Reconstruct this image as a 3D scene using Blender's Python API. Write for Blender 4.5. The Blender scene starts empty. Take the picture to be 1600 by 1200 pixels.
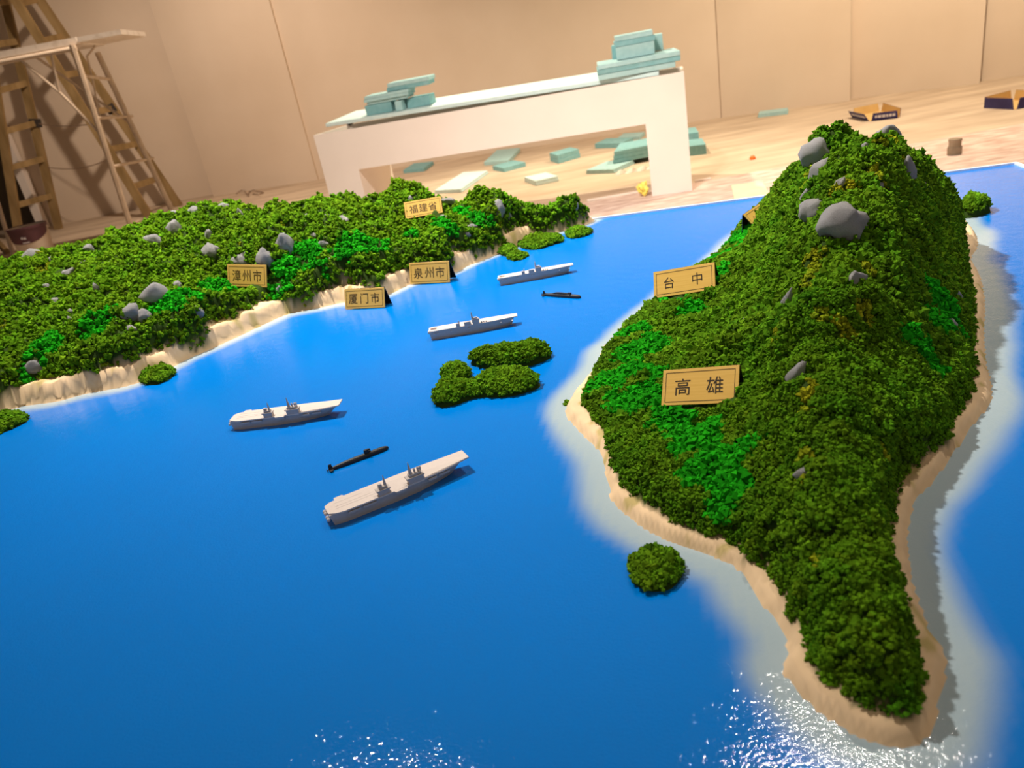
import bpy, bmesh, math, random
import numpy as np
from mathutils import Vector, Matrix, noise as mnoise

random.seed(7)
RNG = np.random.default_rng(11)
SC = bpy.context.scene
COL = SC.collection

# ------------------------------------------------------------------ camera
F = 1156.0                       # focal length for a 1600 px wide frame
CAM = np.array([0.0, 0.0, 1.05])
_vp = np.array([490.0, -2600.0, -F])
_z = -_vp / np.linalg.norm(_vp)
_f = np.array([0, 0, -1.0])
_y = _f - _f.dot(_z) * _z
_y /= np.linalg.norm(_y)
_x = np.cross(_y, _z)
RW = np.array([_x, _y, _z])      # camera axes -> world
cd = bpy.data.cameras.new('camera')
cam = bpy.data.objects.new('camera', cd)
COL.objects.link(cam)
cd.sensor_width = 36.0
cd.lens = F / 1600 * 36
cd.clip_start = 0.02
cd.dof.use_dof = True
cd.dof.focus_distance = 0.95
cd.dof.aperture_fstop = 9.0
m4 = Matrix.Identity(4)
for r in range(3):
    for c in range(3):
        m4[r][c] = RW[r][c]
    m4[r][3] = CAM[r]
cam.matrix_world = m4
SC.camera = cam

# ------------------------------------------------------------------ colour management, world, lamps
vs = SC.view_settings
vs.view_transform = 'Standard'
vs.look = 'None'
vs.gamma = 1.0
vs.use_curve_mapping = False
vs.exposure = 0.0
w = bpy.data.worlds.new('world')
SC.world = w
w.use_nodes = True
w.node_tree.nodes['Background'].inputs[0].default_value = (1.0, 0.86, 0.72, 1)
w.node_tree.nodes['Background'].inputs[1].default_value = 0.28


def spot(name, loc, aim, watts, colour, cone=120, blend=0.5, radius=0.06):
    d = bpy.data.lights.new(name, 'SPOT')
    d.energy = watts
    d.color = colour
    d.spot_size = math.radians(cone)
    d.spot_blend = blend
    d.shadow_soft_size = radius
    o = bpy.data.objects.new(name, d)
    COL.objects.link(o)
    o.location = loc
    o.rotation_euler = (Vector(aim) - Vector(loc)).to_track_quat('-Z', 'Y').to_euler()
    return o


spot('ceiling_spot_table', (-0.85, 1.95, 3.4), (0.35, 2.50, 0.5), 790, (1.0, 0.94, 0.87), 100, 1.0, 0.05)
spot('ceiling_spot_table', (1.0, 2.0, 3.4), (0.45, 2.5, 0.5), 285, (1.0, 0.93, 0.85), 100, 1.0, 0.05)
spot('desk_fill_spot', (-0.30, 2.25, 3.4), (0.2, 5.6, 0.4), 440, (1.0, 0.90, 0.78), 70, 0.8, 0.05)  # added lamp that makes up the front light on the desk
spot('ceiling_spot_floor', (0.55, 7.1, 3.4), (0.35, 6.1, 0.0), 560, (1.0, 0.90, 0.66), 96, 0.9, 0.05)
spot('ceiling_spot_right', (3.7, 5.7, 3.4), (4.0, 6.8, 0.0), 620, (1.0, 0.83, 0.60), 150, 0.8, 0.08)
spot('ceiling_spot_left', (-2.6, 7.2, 3.4), (-2.8, 9.0, 0.0), 410, (1.0, 0.80, 0.62), 150, 0.8, 0.08)


# ------------------------------------------------------------------ small helpers
def ray(px, py):
    return RW @ np.array([(px - 800) / F, -(py - 600) / F, -1.0])


def at(px, py, z):
    """World point on the horizontal plane z along a sight line of the photograph."""
    d = ray(px, py)
    return CAM + d * ((z - CAM[2]) / d[2])


def at_y(px, py, y):
    d = ray(px, py)
    return CAM + d * (y / d[1])


def proj(P_):
    c_ = RW.T @ (np.array(P_) - CAM)
    return 800 + F * c_[0] / -c_[2], 600 - F * c_[1] / -c_[2]


def node_mat(name):
    m = bpy.data.materials.new(name)
    m.use_nodes = True
    nt = m.node_tree
    return m, nt, nt.nodes['Principled BSDF']


def lin(c):
    return tuple(((v / 255) / 12.92 if v / 255 <= 0.04045 else ((v / 255 + 0.055) / 1.055) ** 2.4) for v in c)


def mat(name, c1, c2=None, scale=20.0, rough=0.7, spec=0.3, bump=0.0, bscale=None, metal=0.0, detail=4.0, stretch=None, lo=0.35, hi=0.65):
    m, nt, p = node_mat(name)
    p.inputs['Roughness'].default_value = rough
    p.inputs['Specular IOR Level'].default_value = spec
    p.inputs['Metallic'].default_value = metal
    if c2 is None:
        c2 = tuple(v * 0.9 for v in c1)
    tc = nt.nodes.new('ShaderNodeTexCoord')
    src = tc.outputs['Object']
    if stretch:
        mp = nt.nodes.new('ShaderNodeMapping')
        mp.inputs['Scale'].default_value = stretch
        nt.links.new(src, mp.inputs['Vector'])
        src = mp.outputs['Vector']
    nz = nt.nodes.new('ShaderNodeTexNoise')
    nz.inputs['Scale'].default_value = scale
    nz.inputs['Detail'].default_value = detail
    nt.links.new(src, nz.inputs['Vector'])
    rp = nt.nodes.new('ShaderNodeValToRGB')
    rp.color_ramp.elements[0].position = lo
    rp.color_ramp.elements[1].position = hi
    rp.color_ramp.elements[0].color = (*c1, 1)
    rp.color_ramp.elements[1].color = (*c2, 1)
    nt.links.new(nz.outputs['Fac'], rp.inputs['Fac'])
    nt.links.new(rp.outputs['Color'], p.inputs['Base Color'])
    if bump:
        nb = nt.nodes.new('ShaderNodeTexNoise')
        nb.inputs['Scale'].default_value = bscale or scale * 3
        nb.inputs['Detail'].default_value = 5
        nt.links.new(src, nb.inputs['Vector'])
        bp = nt.nodes.new('ShaderNodeBump')
        bp.inputs['Strength'].default_value = bump
        bp.inputs['Distance'].default_value = 0.02
        nt.links.new(nb.outputs['Fac'], bp.inputs['Height'])
        nt.links.new(bp.outputs['Normal'], p.inputs['Normal'])
    return m


def attr_mat(name, rough=0.95, spec=0.1):
    m, nt, p = node_mat(name)
    a = nt.nodes.new('ShaderNodeAttribute')
    a.attribute_name = 'tint'
    nt.links.new(a.outputs['Color'], p.inputs['Base Color'])
    p.inputs['Roughness'].default_value = rough
    p.inputs['Specular IOR Level'].default_value = spec
    return m


def link(name, me, material=None, parent=None, loc=None, rotz=0.0):
    o = bpy.data.objects.new(name, me)
    COL.objects.link(o)
    if material is not None:
        for mm in (material if isinstance(material, (list, tuple)) else [material]):
            me.materials.append(mm)
    if parent is not None:
        o.parent = parent
    if loc is not None:
        o.location = loc
    if rotz:
        o.rotation_euler = (0, 0, rotz)
    return o


def obj(name, bm, material, parent=None, loc=None, rotz=0.0, smooth=False):
    bmesh.ops.recalc_face_normals(bm, faces=bm.faces)
    me = bpy.data.meshes.new(name)
    bm.to_mesh(me)
    bm.free()
    if smooth:
        me.polygons.foreach_set('use_smooth', np.ones(len(me.polygons), dtype=bool))
    return link(name, me, material, parent, loc, rotz)


def empty(name, loc, rotz=0.0, label=None, cat=None, group=None):
    o = bpy.data.objects.new(name, None)
    COL.objects.link(o)
    o.empty_display_size = 0.05
    o.location = loc
    o.rotation_euler = (0, 0, rotz)
    tag(o, label, cat, group)
    return o


def tag(o, label=None, cat=None, group=None, kind=None):
    if label:
        o['label'] = label
    if cat:
        o['category'] = cat
    if group:
        o['group'] = group
    if kind:
        o['kind'] = kind
    return o


def box(bm, x0, x1, y0, y1, z0, z1, mi=0, M=None):
    vs_ = [bm.verts.new((x, y, z)) for z in (z0, z1) for x, y in ((x0, y0), (x1, y0), (x1, y1), (x0, y1))]
    if M is not None:
        for v in vs_:
            v.co = M @ v.co
    for f in ((3, 2, 1, 0), (4, 5, 6, 7), (0, 1, 5, 4), (1, 2, 6, 5), (2, 3, 7, 6), (3, 0, 4, 7)):
        fc = bm.faces.new([vs_[i] for i in f])
        fc.material_index = mi
    return vs_


def soft(bm, width, seg=1):
    bmesh.ops.bevel(bm, geom=list(bm.edges), offset=width, segments=seg, affect='EDGES', clamp_overlap=True)


def prism(bm, pts, z0, z1, mi=0):
    """Vertical extrusion of an outline given as (x, y) points."""
    lo = [bm.verts.new((x, y, z0)) for x, y in pts]
    hi = [bm.verts.new((x, y, z1)) for x, y in pts]
    n = len(pts)
    fs = [bm.faces.new(list(reversed(lo))), bm.faces.new(hi)]
    for i in range(n):
        fs.append(bm.faces.new((lo[i], lo[(i + 1) % n], hi[(i + 1) % n], hi[i])))
    for f in fs:
        f.material_index = mi


def bar(bm, a, b, w, h=None, up=(0, 0, 1)):
    """Rectangular bar from a to b."""
    a, b = Vector(a), Vector(b)
    h = h or w
    d = (b - a).normalized()
    s = d.cross(Vector(up))
    if s.length < 1e-4:
        s = Vector((1, 0, 0))
    s.normalize()
    t = s.cross(d).normalized()
    q = []
    for p in (a, b):
        for i, j in ((-1, -1), (1, -1), (1, 1), (-1, 1)):
            q.append(bm.verts.new(p + s * (i * w / 2) + t * (j * h / 2)))
    for f in ((3, 2, 1, 0), (4, 5, 6, 7), (0, 1, 5, 4), (1, 2, 6, 5), (2, 3, 7, 6), (3, 0, 4, 7)):
        bm.faces.new([q[i] for i in f])


def tube(bm, pts, r, n=8):
    pts = [Vector(p) for p in pts]
    rings = []
    for i, p in enumerate(pts):
        d = (pts[min(i + 1, len(pts) - 1)] - pts[max(i - 1, 0)]).normalized()
        s = d.cross(Vector((0, 0, 1)))
        if s.length < 1e-3:
            s = d.cross(Vector((0, 1, 0)))
        s.normalize()
        t = d.cross(s)
        rings.append([bm.verts.new(p + (s * math.cos(2 * math.pi * k / n) + t * math.sin(2 * math.pi * k / n)) * r) for k in range(n)])
    for a, b in zip(rings, rings[1:]):
        for k in range(n):
            bm.faces.new((a[k], a[(k + 1) % n], b[(k + 1) % n], b[k]))
    bm.faces.new(list(reversed(rings[0])))
    bm.faces.new(rings[-1])


def lathe(bm, prof, n=24, axis='z', sy=1.0, sz=1.0):
    """prof: (radius, position along the axis)."""
    rings = []
    for r, h in prof:
        ring = []
        for k in range(n):
            c, s = math.cos(2 * math.pi * k / n) * r, math.sin(2 * math.pi * k / n) * r
            ring.append(bm.verts.new((c, s, h) if axis == 'z' else (h, c * sy, s * sz)))
        rings.append(ring)
    for a, b in zip(rings, rings[1:]):
        for k in range(n):
            bm.faces.new((a[k], a[(k + 1) % n], b[(k + 1) % n], b[k]))
    bm.faces.new(list(reversed(rings[0])))
    bm.faces.new(rings[-1])


def copy_tree(o, parent=None):
    c = o.copy()
    COL.objects.link(c)
    if parent is not None:
        c.parent = parent
    for ch in list(o.children):
        copy_tree(ch, c)
    return c


def raw_mesh(name, co, faces, tint=None):
    """Mesh from numpy arrays; faces (N, k) of equal size."""
    me = bpy.data.meshes.new(name)
    k = faces.shape[1]
    me.vertices.add(len(co))
    me.vertices.foreach_set('co', np.ascontiguousarray(co, dtype=np.float32).ravel())
    me.loops.add(faces.size)
    me.loops.foreach_set('vertex_index', np.ascontiguousarray(faces, dtype=np.int32).ravel())
    me.polygons.add(len(faces))
    me.polygons.foreach_set('loop_start', np.arange(0, faces.size, k, dtype=np.int32))
    me.polygons.foreach_set('loop_total', np.full(len(faces), k, dtype=np.int32))
    me.update(calc_edges=True)
    if tint is not None:
        a = me.attributes.new('tint', 'FLOAT_COLOR', 'POINT')
        t4 = np.ones((len(co), 4), dtype=np.float32)
        t4[:, :3] = tint
        a.data.foreach_set('color', t4.ravel())
    return me


def smooth01(x):
    x = np.clip(x, 0, 1)
    return x * x * (3 - 2 * x)


def vnoise(x, y, seed=0):
    """Value noise on numpy arrays, 0..1."""
    xi, yi = np.floor(x).astype(np.int64), np.floor(y).astype(np.int64)
    u, v = smooth01(x - xi), smooth01(y - yi)

    def hsh(a, b):
        n = (a * 374761393 + b * 668265263 + seed * 982451653) & 0xFFFFFFFF
        n = ((n ^ (n >> 13)) * 1274126177) & 0xFFFFFFFF
        return ((n ^ (n >> 16)) & 0xFFFF) / 65535.0
    return (hsh(xi, yi) * (1 - u) + hsh(xi + 1, yi) * u) * (1 - v) + (hsh(xi, yi + 1) * (1 - u) + hsh(xi + 1, yi + 1) * u) * v


def fbm(x, y, seed=0, oct=3):
    s, a, t = 0, 1.0, 0
    for k in range(oct):
        s = s + a * vnoise(x * 2 ** k, y * 2 ** k, seed + k)
        t += a
        a *= 0.5
    return s / t


def signed_dist(P, poly):
    """Distance to a polygon's outline, positive inside."""
    P = np.asarray(P, dtype=np.float64)
    best = np.full(len(P), 1e9)
    inside = np.zeros(len(P), dtype=bool)
    n = len(poly)
    for i in range(n):
        a, b = poly[i], poly[(i + 1) % n]
        ab = b - a
        t = np.clip(((P - a) @ ab) / (ab @ ab + 1e-12), 0, 1)
        d = np.hypot(*(P - a - t[:, None] * ab).T)
        best = np.minimum(best, d)
        c = ((a[1] > P[:, 1]) != (b[1] > P[:, 1]))
        with np.errstate(divide='ignore', invalid='ignore'):
            xx = (b[0] - a[0]) * (P[:, 1] - a[1]) / (b[1] - a[1]) + a[0]
        inside ^= c & (P[:, 0] < xx)
    return np.where(inside, best, -best)


def smooth_poly(pts, sub=4):
    """Closed Catmull-Rom through the points."""
    p = np.asarray(pts, dtype=np.float64)
    n = len(p)
    out = []
    for i in range(n):
        a, b, c, d = p[i - 1], p[i], p[(i + 1) % n], p[(i + 2) % n]
        for k in range(sub):
            t = k / sub
            out.append(0.5 * ((2 * b) + (c - a) * t + (2 * a - 5 * b + 4 * c - d) * t * t + (3 * b - a - 3 * c + d) * t ** 3))
    return np.array(out)


class TPS:
    def __init__(self, pts, vals, lam=1e-5):
        self.p = np.asarray(pts, dtype=np.float64)
        n = len(self.p)
        K = self._phi(np.hypot(self.p[:, None, 0] - self.p[None, :, 0], self.p[:, None, 1] - self.p[None, :, 1])) + lam * np.eye(n)
        P = np.hstack([np.ones((n, 1)), self.p])
        A = np.zeros((n + 3, n + 3))
        A[:n, :n], A[:n, n:], A[n:, :n] = K, P, P.T
        self.w = np.linalg.solve(A, np.concatenate([vals, np.zeros(3)]))

    @staticmethod
    def _phi(r):
        return np.where(r > 1e-9, r * r * np.log(np.maximum(r, 1e-9)), 0)

    def __call__(self, Q):
        out = np.full(len(Q), self.w[-3]) + Q @ self.w[-2:]
        for i, c in enumerate(self.p):
            out = out + self.w[i] * self._phi(np.hypot(Q[:, 0] - c[0], Q[:, 1] - c[1]))
        return out


# ------------------------------------------------------------------ materials
M_wall = mat('wall_paint', (0.66, 0.53, 0.41), (0.70, 0.57, 0.45), scale=1.2, rough=0.85, spec=0.2)
M_shadewall = mat('opening_shade', (0.10, 0.075, 0.05), (0.12, 0.09, 0.06), scale=2)  # shade of the unlit room beyond, put into the wall colour
M_ceil = mat('ceiling_paint', (0.20, 0.17, 0.14), rough=0.9)
M_floor = mat('dusty_floor', (0.47, 0.35, 0.25), (0.68, 0.54, 0.40), scale=2.2, rough=0.8, spec=0.25, detail=9, stretch=(0.6, 2.0, 1), bump=0.15, bscale=9, lo=0.3, hi=0.7)
M_ply = mat('stained_plywood', (0.55, 0.36, 0.29), (0.80, 0.64, 0.55), scale=14, rough=0.75, spec=0.25, detail=8, stretch=(0.5, 1.6, 1), lo=0.35, hi=0.66)
M_batten = mat('pale_batten', (0.78, 0.66, 0.56), (0.86, 0.75, 0.65), scale=6)
M_white = mat('white_board', (0.82, 0.73, 0.66), (0.85, 0.76, 0.69), scale=3, rough=0.6, spec=0.25)
M_inside = mat('dark_inside', (0.10, 0.09, 0.08), rough=0.9)
M_foam = mat('blue_foam', (0.20, 0.41, 0.43), (0.25, 0.46, 0.48), scale=30, rough=0.8, spec=0.2, bump=0.1, bscale=120)
M_foam2 = mat('pale_foam', (0.36, 0.56, 0.57), (0.42, 0.61, 0.61), scale=30, rough=0.8, spec=0.2, bump=0.1, bscale=120)
M_foamlit = mat('lit_foam', (0.58, 0.73, 0.73), (0.64, 0.78, 0.77), scale=30, rough=0.8, spec=0.2)  # the same foam made paler, with the strong light in its colour
M_wood = mat('old_ladder_wood', (0.22, 0.14, 0.055), (0.34, 0.225, 0.10), scale=9, rough=0.7, spec=0.3, detail=7, stretch=(1, 1, 0.3))
M_metal = mat('painted_metal', (0.52, 0.41, 0.31), (0.62, 0.51, 0.40), scale=12, rough=0.5, spec=0.4)
M_platform = mat('paint_spattered_deck', (0.80, 0.72, 0.64), (0.62, 0.52, 0.43), scale=16, rough=0.6, detail=8, lo=0.5, hi=0.75)
M_dark = mat('dark_tape', (0.05, 0.04, 0.035), rough=0.6)
M_cord = mat('brown_cord', (0.30, 0.20, 0.14), rough=0.8)
M_bucket = mat('bucket_plastic', (0.60, 0.50, 0.40), (0.66, 0.56, 0.46), scale=5, rough=0.45)
M_maroon = mat('maroon_print', (0.085, 0.035, 0.045), (0.12, 0.05, 0.06), scale=9, rough=0.45)
M_print = mat('white_print', (0.72, 0.68, 0.70), rough=0.5)
M_navy = mat('navy_card', (0.035, 0.03, 0.13), (0.05, 0.045, 0.17), scale=8, rough=0.6)
M_kraft = mat('kraft_card', (0.62, 0.40, 0.15), (0.68, 0.46, 0.19), scale=8, rough=0.85)
M_cream = mat('cream_sheet', (0.88, 0.80, 0.50), (0.92, 0.85, 0.56), scale=8, rough=0.7)
M_yellow = mat('yellow_film', (0.90, 0.72, 0.12), (0.95, 0.80, 0.22), scale=30, rough=0.4)
M_orange = mat('orange_plastic', (0.85, 0.16, 0.02), rough=0.4)
M_tubecard = mat('grey_brown_card', (0.30, 0.22, 0.14), (0.38, 0.29, 0.20), scale=20)
M_paper = mat('torn_paper', (0.88, 0.82, 0.74), rough=0.8)
M_strip = mat('white_edge', (0.86, 0.86, 0.90), rough=0.4)
M_frame = mat('table_frame', (0.50, 0.40, 0.32), (0.56, 0.46, 0.38), scale=6)
M_rock = mat('grey_rock', (0.40, 0.38, 0.37), (0.68, 0.65, 0.635), scale=55, rough=0.9, spec=0.15, detail=8, bump=0.7, bscale=150, lo=0.3, hi=0.7)
M_gold = mat('brushed_gold', (0.76, 0.445, 0.095), (0.82, 0.50, 0.12), scale=14, rough=0.42, spec=0.4, metal=0.15, stretch=(1, 30, 1))
M_goldedge = mat('dark_engraving', (0.035, 0.02, 0.01), rough=0.6)
M_black = mat('black_acrylic', (0.008, 0.008, 0.008), rough=0.25, spec=0.5)
M_ship = mat('ship_grey', (0.47, 0.415, 0.385), (0.50, 0.44, 0.41), scale=300, rough=0.75, spec=0.2)
M_deck = mat('deck_beige', (0.62, 0.53, 0.475), (0.65, 0.56, 0.50), scale=300, rough=0.75, spec=0.2)
M_hatch = mat('lift_brown', (0.20, 0.12, 0.10), rough=0.8)
M_sub = mat('submarine_black', (0.016, 0.014, 0.014), (0.026, 0.022, 0.02), scale=90, rough=0.5, spec=0.4)
M_leaf = attr_mat('foam_foliage', 0.95, 0.03)
M_land = attr_mat('terrain_plaster', 0.9, 0.15)

# sea: blue resin, paler over the painted shallows
M_sea, nt, p = node_mat('blue_resin')
a = nt.nodes.new('ShaderNodeAttribute')
a.attribute_name = 'tint'
nt.links.new(a.outputs['Color'], p.inputs['Base Color'])
p.inputs['Roughness'].default_value = 0.05
p.inputs['IOR'].default_value = 1.65
tc = nt.nodes.new('ShaderNodeTexCoord')
n1 = nt.nodes.new('ShaderNodeTexNoise')
n1.inputs['Scale'].default_value = 55
n1.inputs['Detail'].default_value = 3
n2 = nt.nodes.new('ShaderNodeTexNoise')
n2.inputs['Scale'].default_value = 420
n2.inputs['Detail'].default_value = 2
bp = nt.nodes.new('ShaderNodeBump')
bp.inputs['Strength'].default_value = 0.05
bp.inputs['Distance'].default_value = 0.01
bp2 = nt.nodes.new('ShaderNodeBump')
bp2.inputs['Strength'].default_value = 0.15
bp2.inputs['Distance'].default_value = 0.002
for n_ in (n1, n2):
    nt.links.new(tc.outputs['Object'], n_.inputs['Vector'])
nt.links.new(n1.outputs['Fac'], bp.inputs['Height'])
nt.links.new(n2.outputs['Fac'], bp2.inputs['Height'])
nt.links.new(bp.outputs['Normal'], bp2.inputs['Normal'])
nt.links.new(bp2.outputs['Normal'], p.inputs['Normal'])

# ------------------------------------------------------------------ room shell
bm = bmesh.new()
box(bm, -12, 12, -3, 17, -0.1, 0.0)
tag(obj('floor', bm, M_floor), kind='structure')


def wall(name, a, b, thick, h=3.61, mt=M_wall):
    a, b = Vector((a[0], a[1], 0)), Vector((b[0], b[1], 0))
    d = (b - a)
    L = d.length
    bm = bmesh.new()
    box(bm, 0, L, 0, thick, 0, h)
    o = obj(name, bm, mt, loc=a, rotz=math.atan2(d.y, d.x))
    return tag(o, kind='structure')


wall('wall_left', (-5.90, 10.74), (-3.50, 10.86), 0.22)
wall('wall_back', (-3.54, 10.60), (-2.02, 10.20), 0.15)
wall('wall_back', (-2.03, 10.24), (2.96, 8.755), 0.15)
wall('wall_right', (2.915, 8.75), (4.09, 8.13), 0.15)
wall('wall_right', (4.05, 8.36), (5.15, 7.61), 0.15)
wall('wall_right', (5.12, 7.90), (7.6, 6.2), 0.15)
wall('wall_right', (7.55, 6.25), (9.4, 0.5), 0.15)
wall('wall_left', (-11.0, 11.7), (-5.92, 11.5), 0.2, mt=M_shadewall)  # coloured dark in place of the opening's shade
wall('wall_left', (-11.0, 2.0), (-11.0, 11.7), 0.2)
bm = bmesh.new()
box(bm, -12, 8.5, 0.6, 12.5, 3.62, 3.72)
tag(obj('ceiling', bm, M_ceil), kind='structure')
bm = bmesh.new()
box(bm, -0.055, 0.055, -0.05, 0.05, 0, 3.6)
tag(obj('trim_1', bm, M_white, loc=(-5.93, 10.66, 0)), kind='structure')

# ------------------------------------------------------------------ model table
SEA = 0.65
TA = np.array([0.967, -0.253]) / np.hypot(0.967, 0.253)   # along the far edge
TB = np.array([-TA[1], TA[0]])                            # away from the camera
CORNER = at(1585, 257, SEA)[:2]                           # far right corner of the sea
TL, TD = 3.7, 1.80
TROT = math.atan2(TA[1], TA[0])
table = empty('model_table', (*CORNER, 0), TROT, 'large model table with a glossy blue resin sea and thin white edging', 'table')


def to_table(P):
    q = np.asarray(P) - CORNER
    return np.stack([q @ TA, q @ TB], axis=-1)


bm = bmesh.new()
box(bm, -TL - 0.006, 0.006, -TD - 0.006, 0.006, 0.0, SEA - 0.012)
obj('table_base', bm, M_frame, table)
for args in ((-TL - 0.006, 0.006, 0.0, 0.007), (-TL - 0.006, 0.006, -TD - 0.007, -TD), (-TL - 0.007, -TL, -TD, 0.0), (0.0, 0.007, -TD, 0.0)):
    bm = bmesh.new()
    box(bm, *args, SEA - 0.0119, SEA + 0.004)
    obj('edge_strip', bm, M_strip, table)

# ------------------------------------------------------------------ land: outlines and heights
ISLE_COAST = [(1225, 328), (1170, 362), (1090, 428), (1010, 488), (962, 532), (941, 548), (934, 570), (906, 605), (887, 632), (887, 652), (910, 678),
              (937, 707), (950, 750), (957, 782), (983, 808), (1025, 836), (1080, 858), (1130, 876), (1157, 893), (1182, 930), (1210, 968), (1231, 1010), (1226, 1050), (1254, 1087),
              (1290, 1120), (1340, 1150), (1395, 1166), (1435, 1162), (1454, 1140), (1467, 1095), (1477, 1045), (1475, 1022), (1458, 995), (1435, 942),
              (1424, 900), (1418, 840), (1428, 785), (1455, 755), (1492, 704), (1518, 665), (1547, 628), (1547, 595), (1540, 565), (1537, 520), (1538, 470), (1530, 430),
              (1517, 405), (1527, 385), (1524, 366), (1512, 352), (1498, 332), (1450, 318), (1400, 312), (1340, 308), (1280, 312)]
ISLE_TREES = [(1226, 318), (1170, 350), (1085, 415), (1005, 475), (955, 522), (936, 545), (930, 560), (900, 618), (935, 668), (942, 700), (957, 745), (982, 772), (1027, 803), (1077, 825), (1137, 843),
              (1152, 868), (1190, 883), (1207, 910), (1222, 955), (1247, 985), (1252, 1015), (1262, 1048), (1307, 1078), (1322, 1102), (1370, 1110), (1410, 1122), (1449, 1117), (1457, 1070),
              (1455, 1025), (1438, 965), (1422, 920), (1404, 860), (1404, 825), (1412, 785), (1418, 745), (1440, 722), (1470, 700), (1493, 680), (1502, 645), (1528, 612), (1535, 590),
              (1533, 545), (1532, 480), (1524, 430), (1510, 405), (1516, 378), (1505, 345), (1490, 325), (1450, 310), (1400, 305), (1340, 302), (1280, 306)]
ISLE_H = [  # sight line of the photograph, height above the sea
    (1380, 1112, .022), (1430, 1080, .024), (1330, 1060, .026), (1350, 1000, .045), (1420, 1000, .030), (1280, 990, .028), (1320, 900, .060), (1390, 900, .045), (1260, 920, .040), (1300, 800, .072), (1380, 800, .050),
    (1200, 820, .040), (1285, 735, .082), (1400, 720, .042), (1180, 760, .040), (1100, 780, .028), (1010, 770, .022), (1275, 650, .090), (1400, 640, .062), (1480, 640, .030), (1150, 650, .052), (1050, 690, .034), (960, 690, .020),
    (1260, 580, .100), (1380, 560, .085), (1470, 560, .048), (1518, 560, .020), (1180, 570, .068), (1100, 570, .042), (1000, 580, .028), (930, 600, .016), (1270, 480, .122), (1360, 480, .110), (1450, 480, .065), (1515, 480, .022), (1190, 480, .072), (1110, 480, .040),
    (1020, 500, .026), (960, 530, .018), (1290, 400, .145), (1390, 400, .135), (1460, 400, .085), (1512, 410, .022), (1210, 400, .090), (1150, 400, .052), (1090, 420, .032), (1315, 340, .172), (1400, 320, .165), (1460, 320, .125), (1500, 335, .080),
    (1240, 330, .115), (1190, 345, .060), (1285, 275, .188), (1400, 265, .190), (1445, 272, .158), (1246, 268, .140), (1312, 204, .208), (1345, 238, .192), (1345, 240, .180), (1345, 242, .168), (1430, 252, .160), (1430, 254, .148), (1452, 266, .140), (1265, 249, .160), (1265, 251, .148), (1310, 207, .200), (1310, 210, .192), (1390, 214, .196), (1390, 212, .204), (1418, 238, .186)]
ISLE_BACK = [(0.62, 1.20, .165), (0.64, 1.12, .165), (0.56, 1.24, .135), (0.70, 1.16, .085), (0.76, 1.18, .03), (0.62, 1.30, .10), (0.74, 1.28, .05), (0.70, 1.40, .04), (0.60, 1.38, .07), (0.80, 1.40, .025), (0.75, 1.50, .02), (0.51, 1.22, .12), (0.80, 1.2, .02)]

SHORE = [(-140, 690), (-60, 660), (0, 645), (40, 634), (90, 627), (140, 614), (200, 603), (235, 590), (272, 573), (290, 562), (340, 541), (400, 513), (450, 491), (500, 481), (540, 472), (575, 470), (612, 458), (640, 445),
         (670, 437), (700, 430), (740, 412), (780, 396), (800, 388), (830, 376), (880, 361), (930, 347), (941, 343)]
MAIN_H = [(0, 424, .140), (90, 404, .145), (180, 376, .155), (250, 358, .172), (300, 331, .185), (350, 330, .180), (430, 342, .145), (480, 318, .158), (520, 322, .148), (560, 314, .145), (600, 310, .140), (624, 288, .165), (655, 308, .135), (682, 318, .112), (720, 330, .095),
          (762, 306, .118), (795, 336, .080), (840, 326, .082), (875, 334, .068), (902, 302, .082), (890, 308, .074), (913, 308, .072), (928, 334, .030), (100, 440, .125), (250, 415, .130), (400, 385, .130), (550, 355, .118), (700, 360, .085), (800, 355, .058), (100, 500, .095), (250, 460, .105), (400, 420, .085), (385, 452, .062), (420, 470, .045),
          (550, 385, .098), (700, 378, .070), (30, 560, .070), (200, 530, .070), (330, 480, .072), (450, 440, .058), (580, 420, .062), (680, 395, .052), (780, 370, .040), (80, 595, .040), (200, 575, .040), (300, 530, .040), (400, 490, .040),
          (480, 465, .038), (600, 440, .036), (700, 410, .033), (860, 345, .040), (0, 610, .042), (-100, 560, .09), (-150, 440, .14), (-100, 640, .045)]


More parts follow.
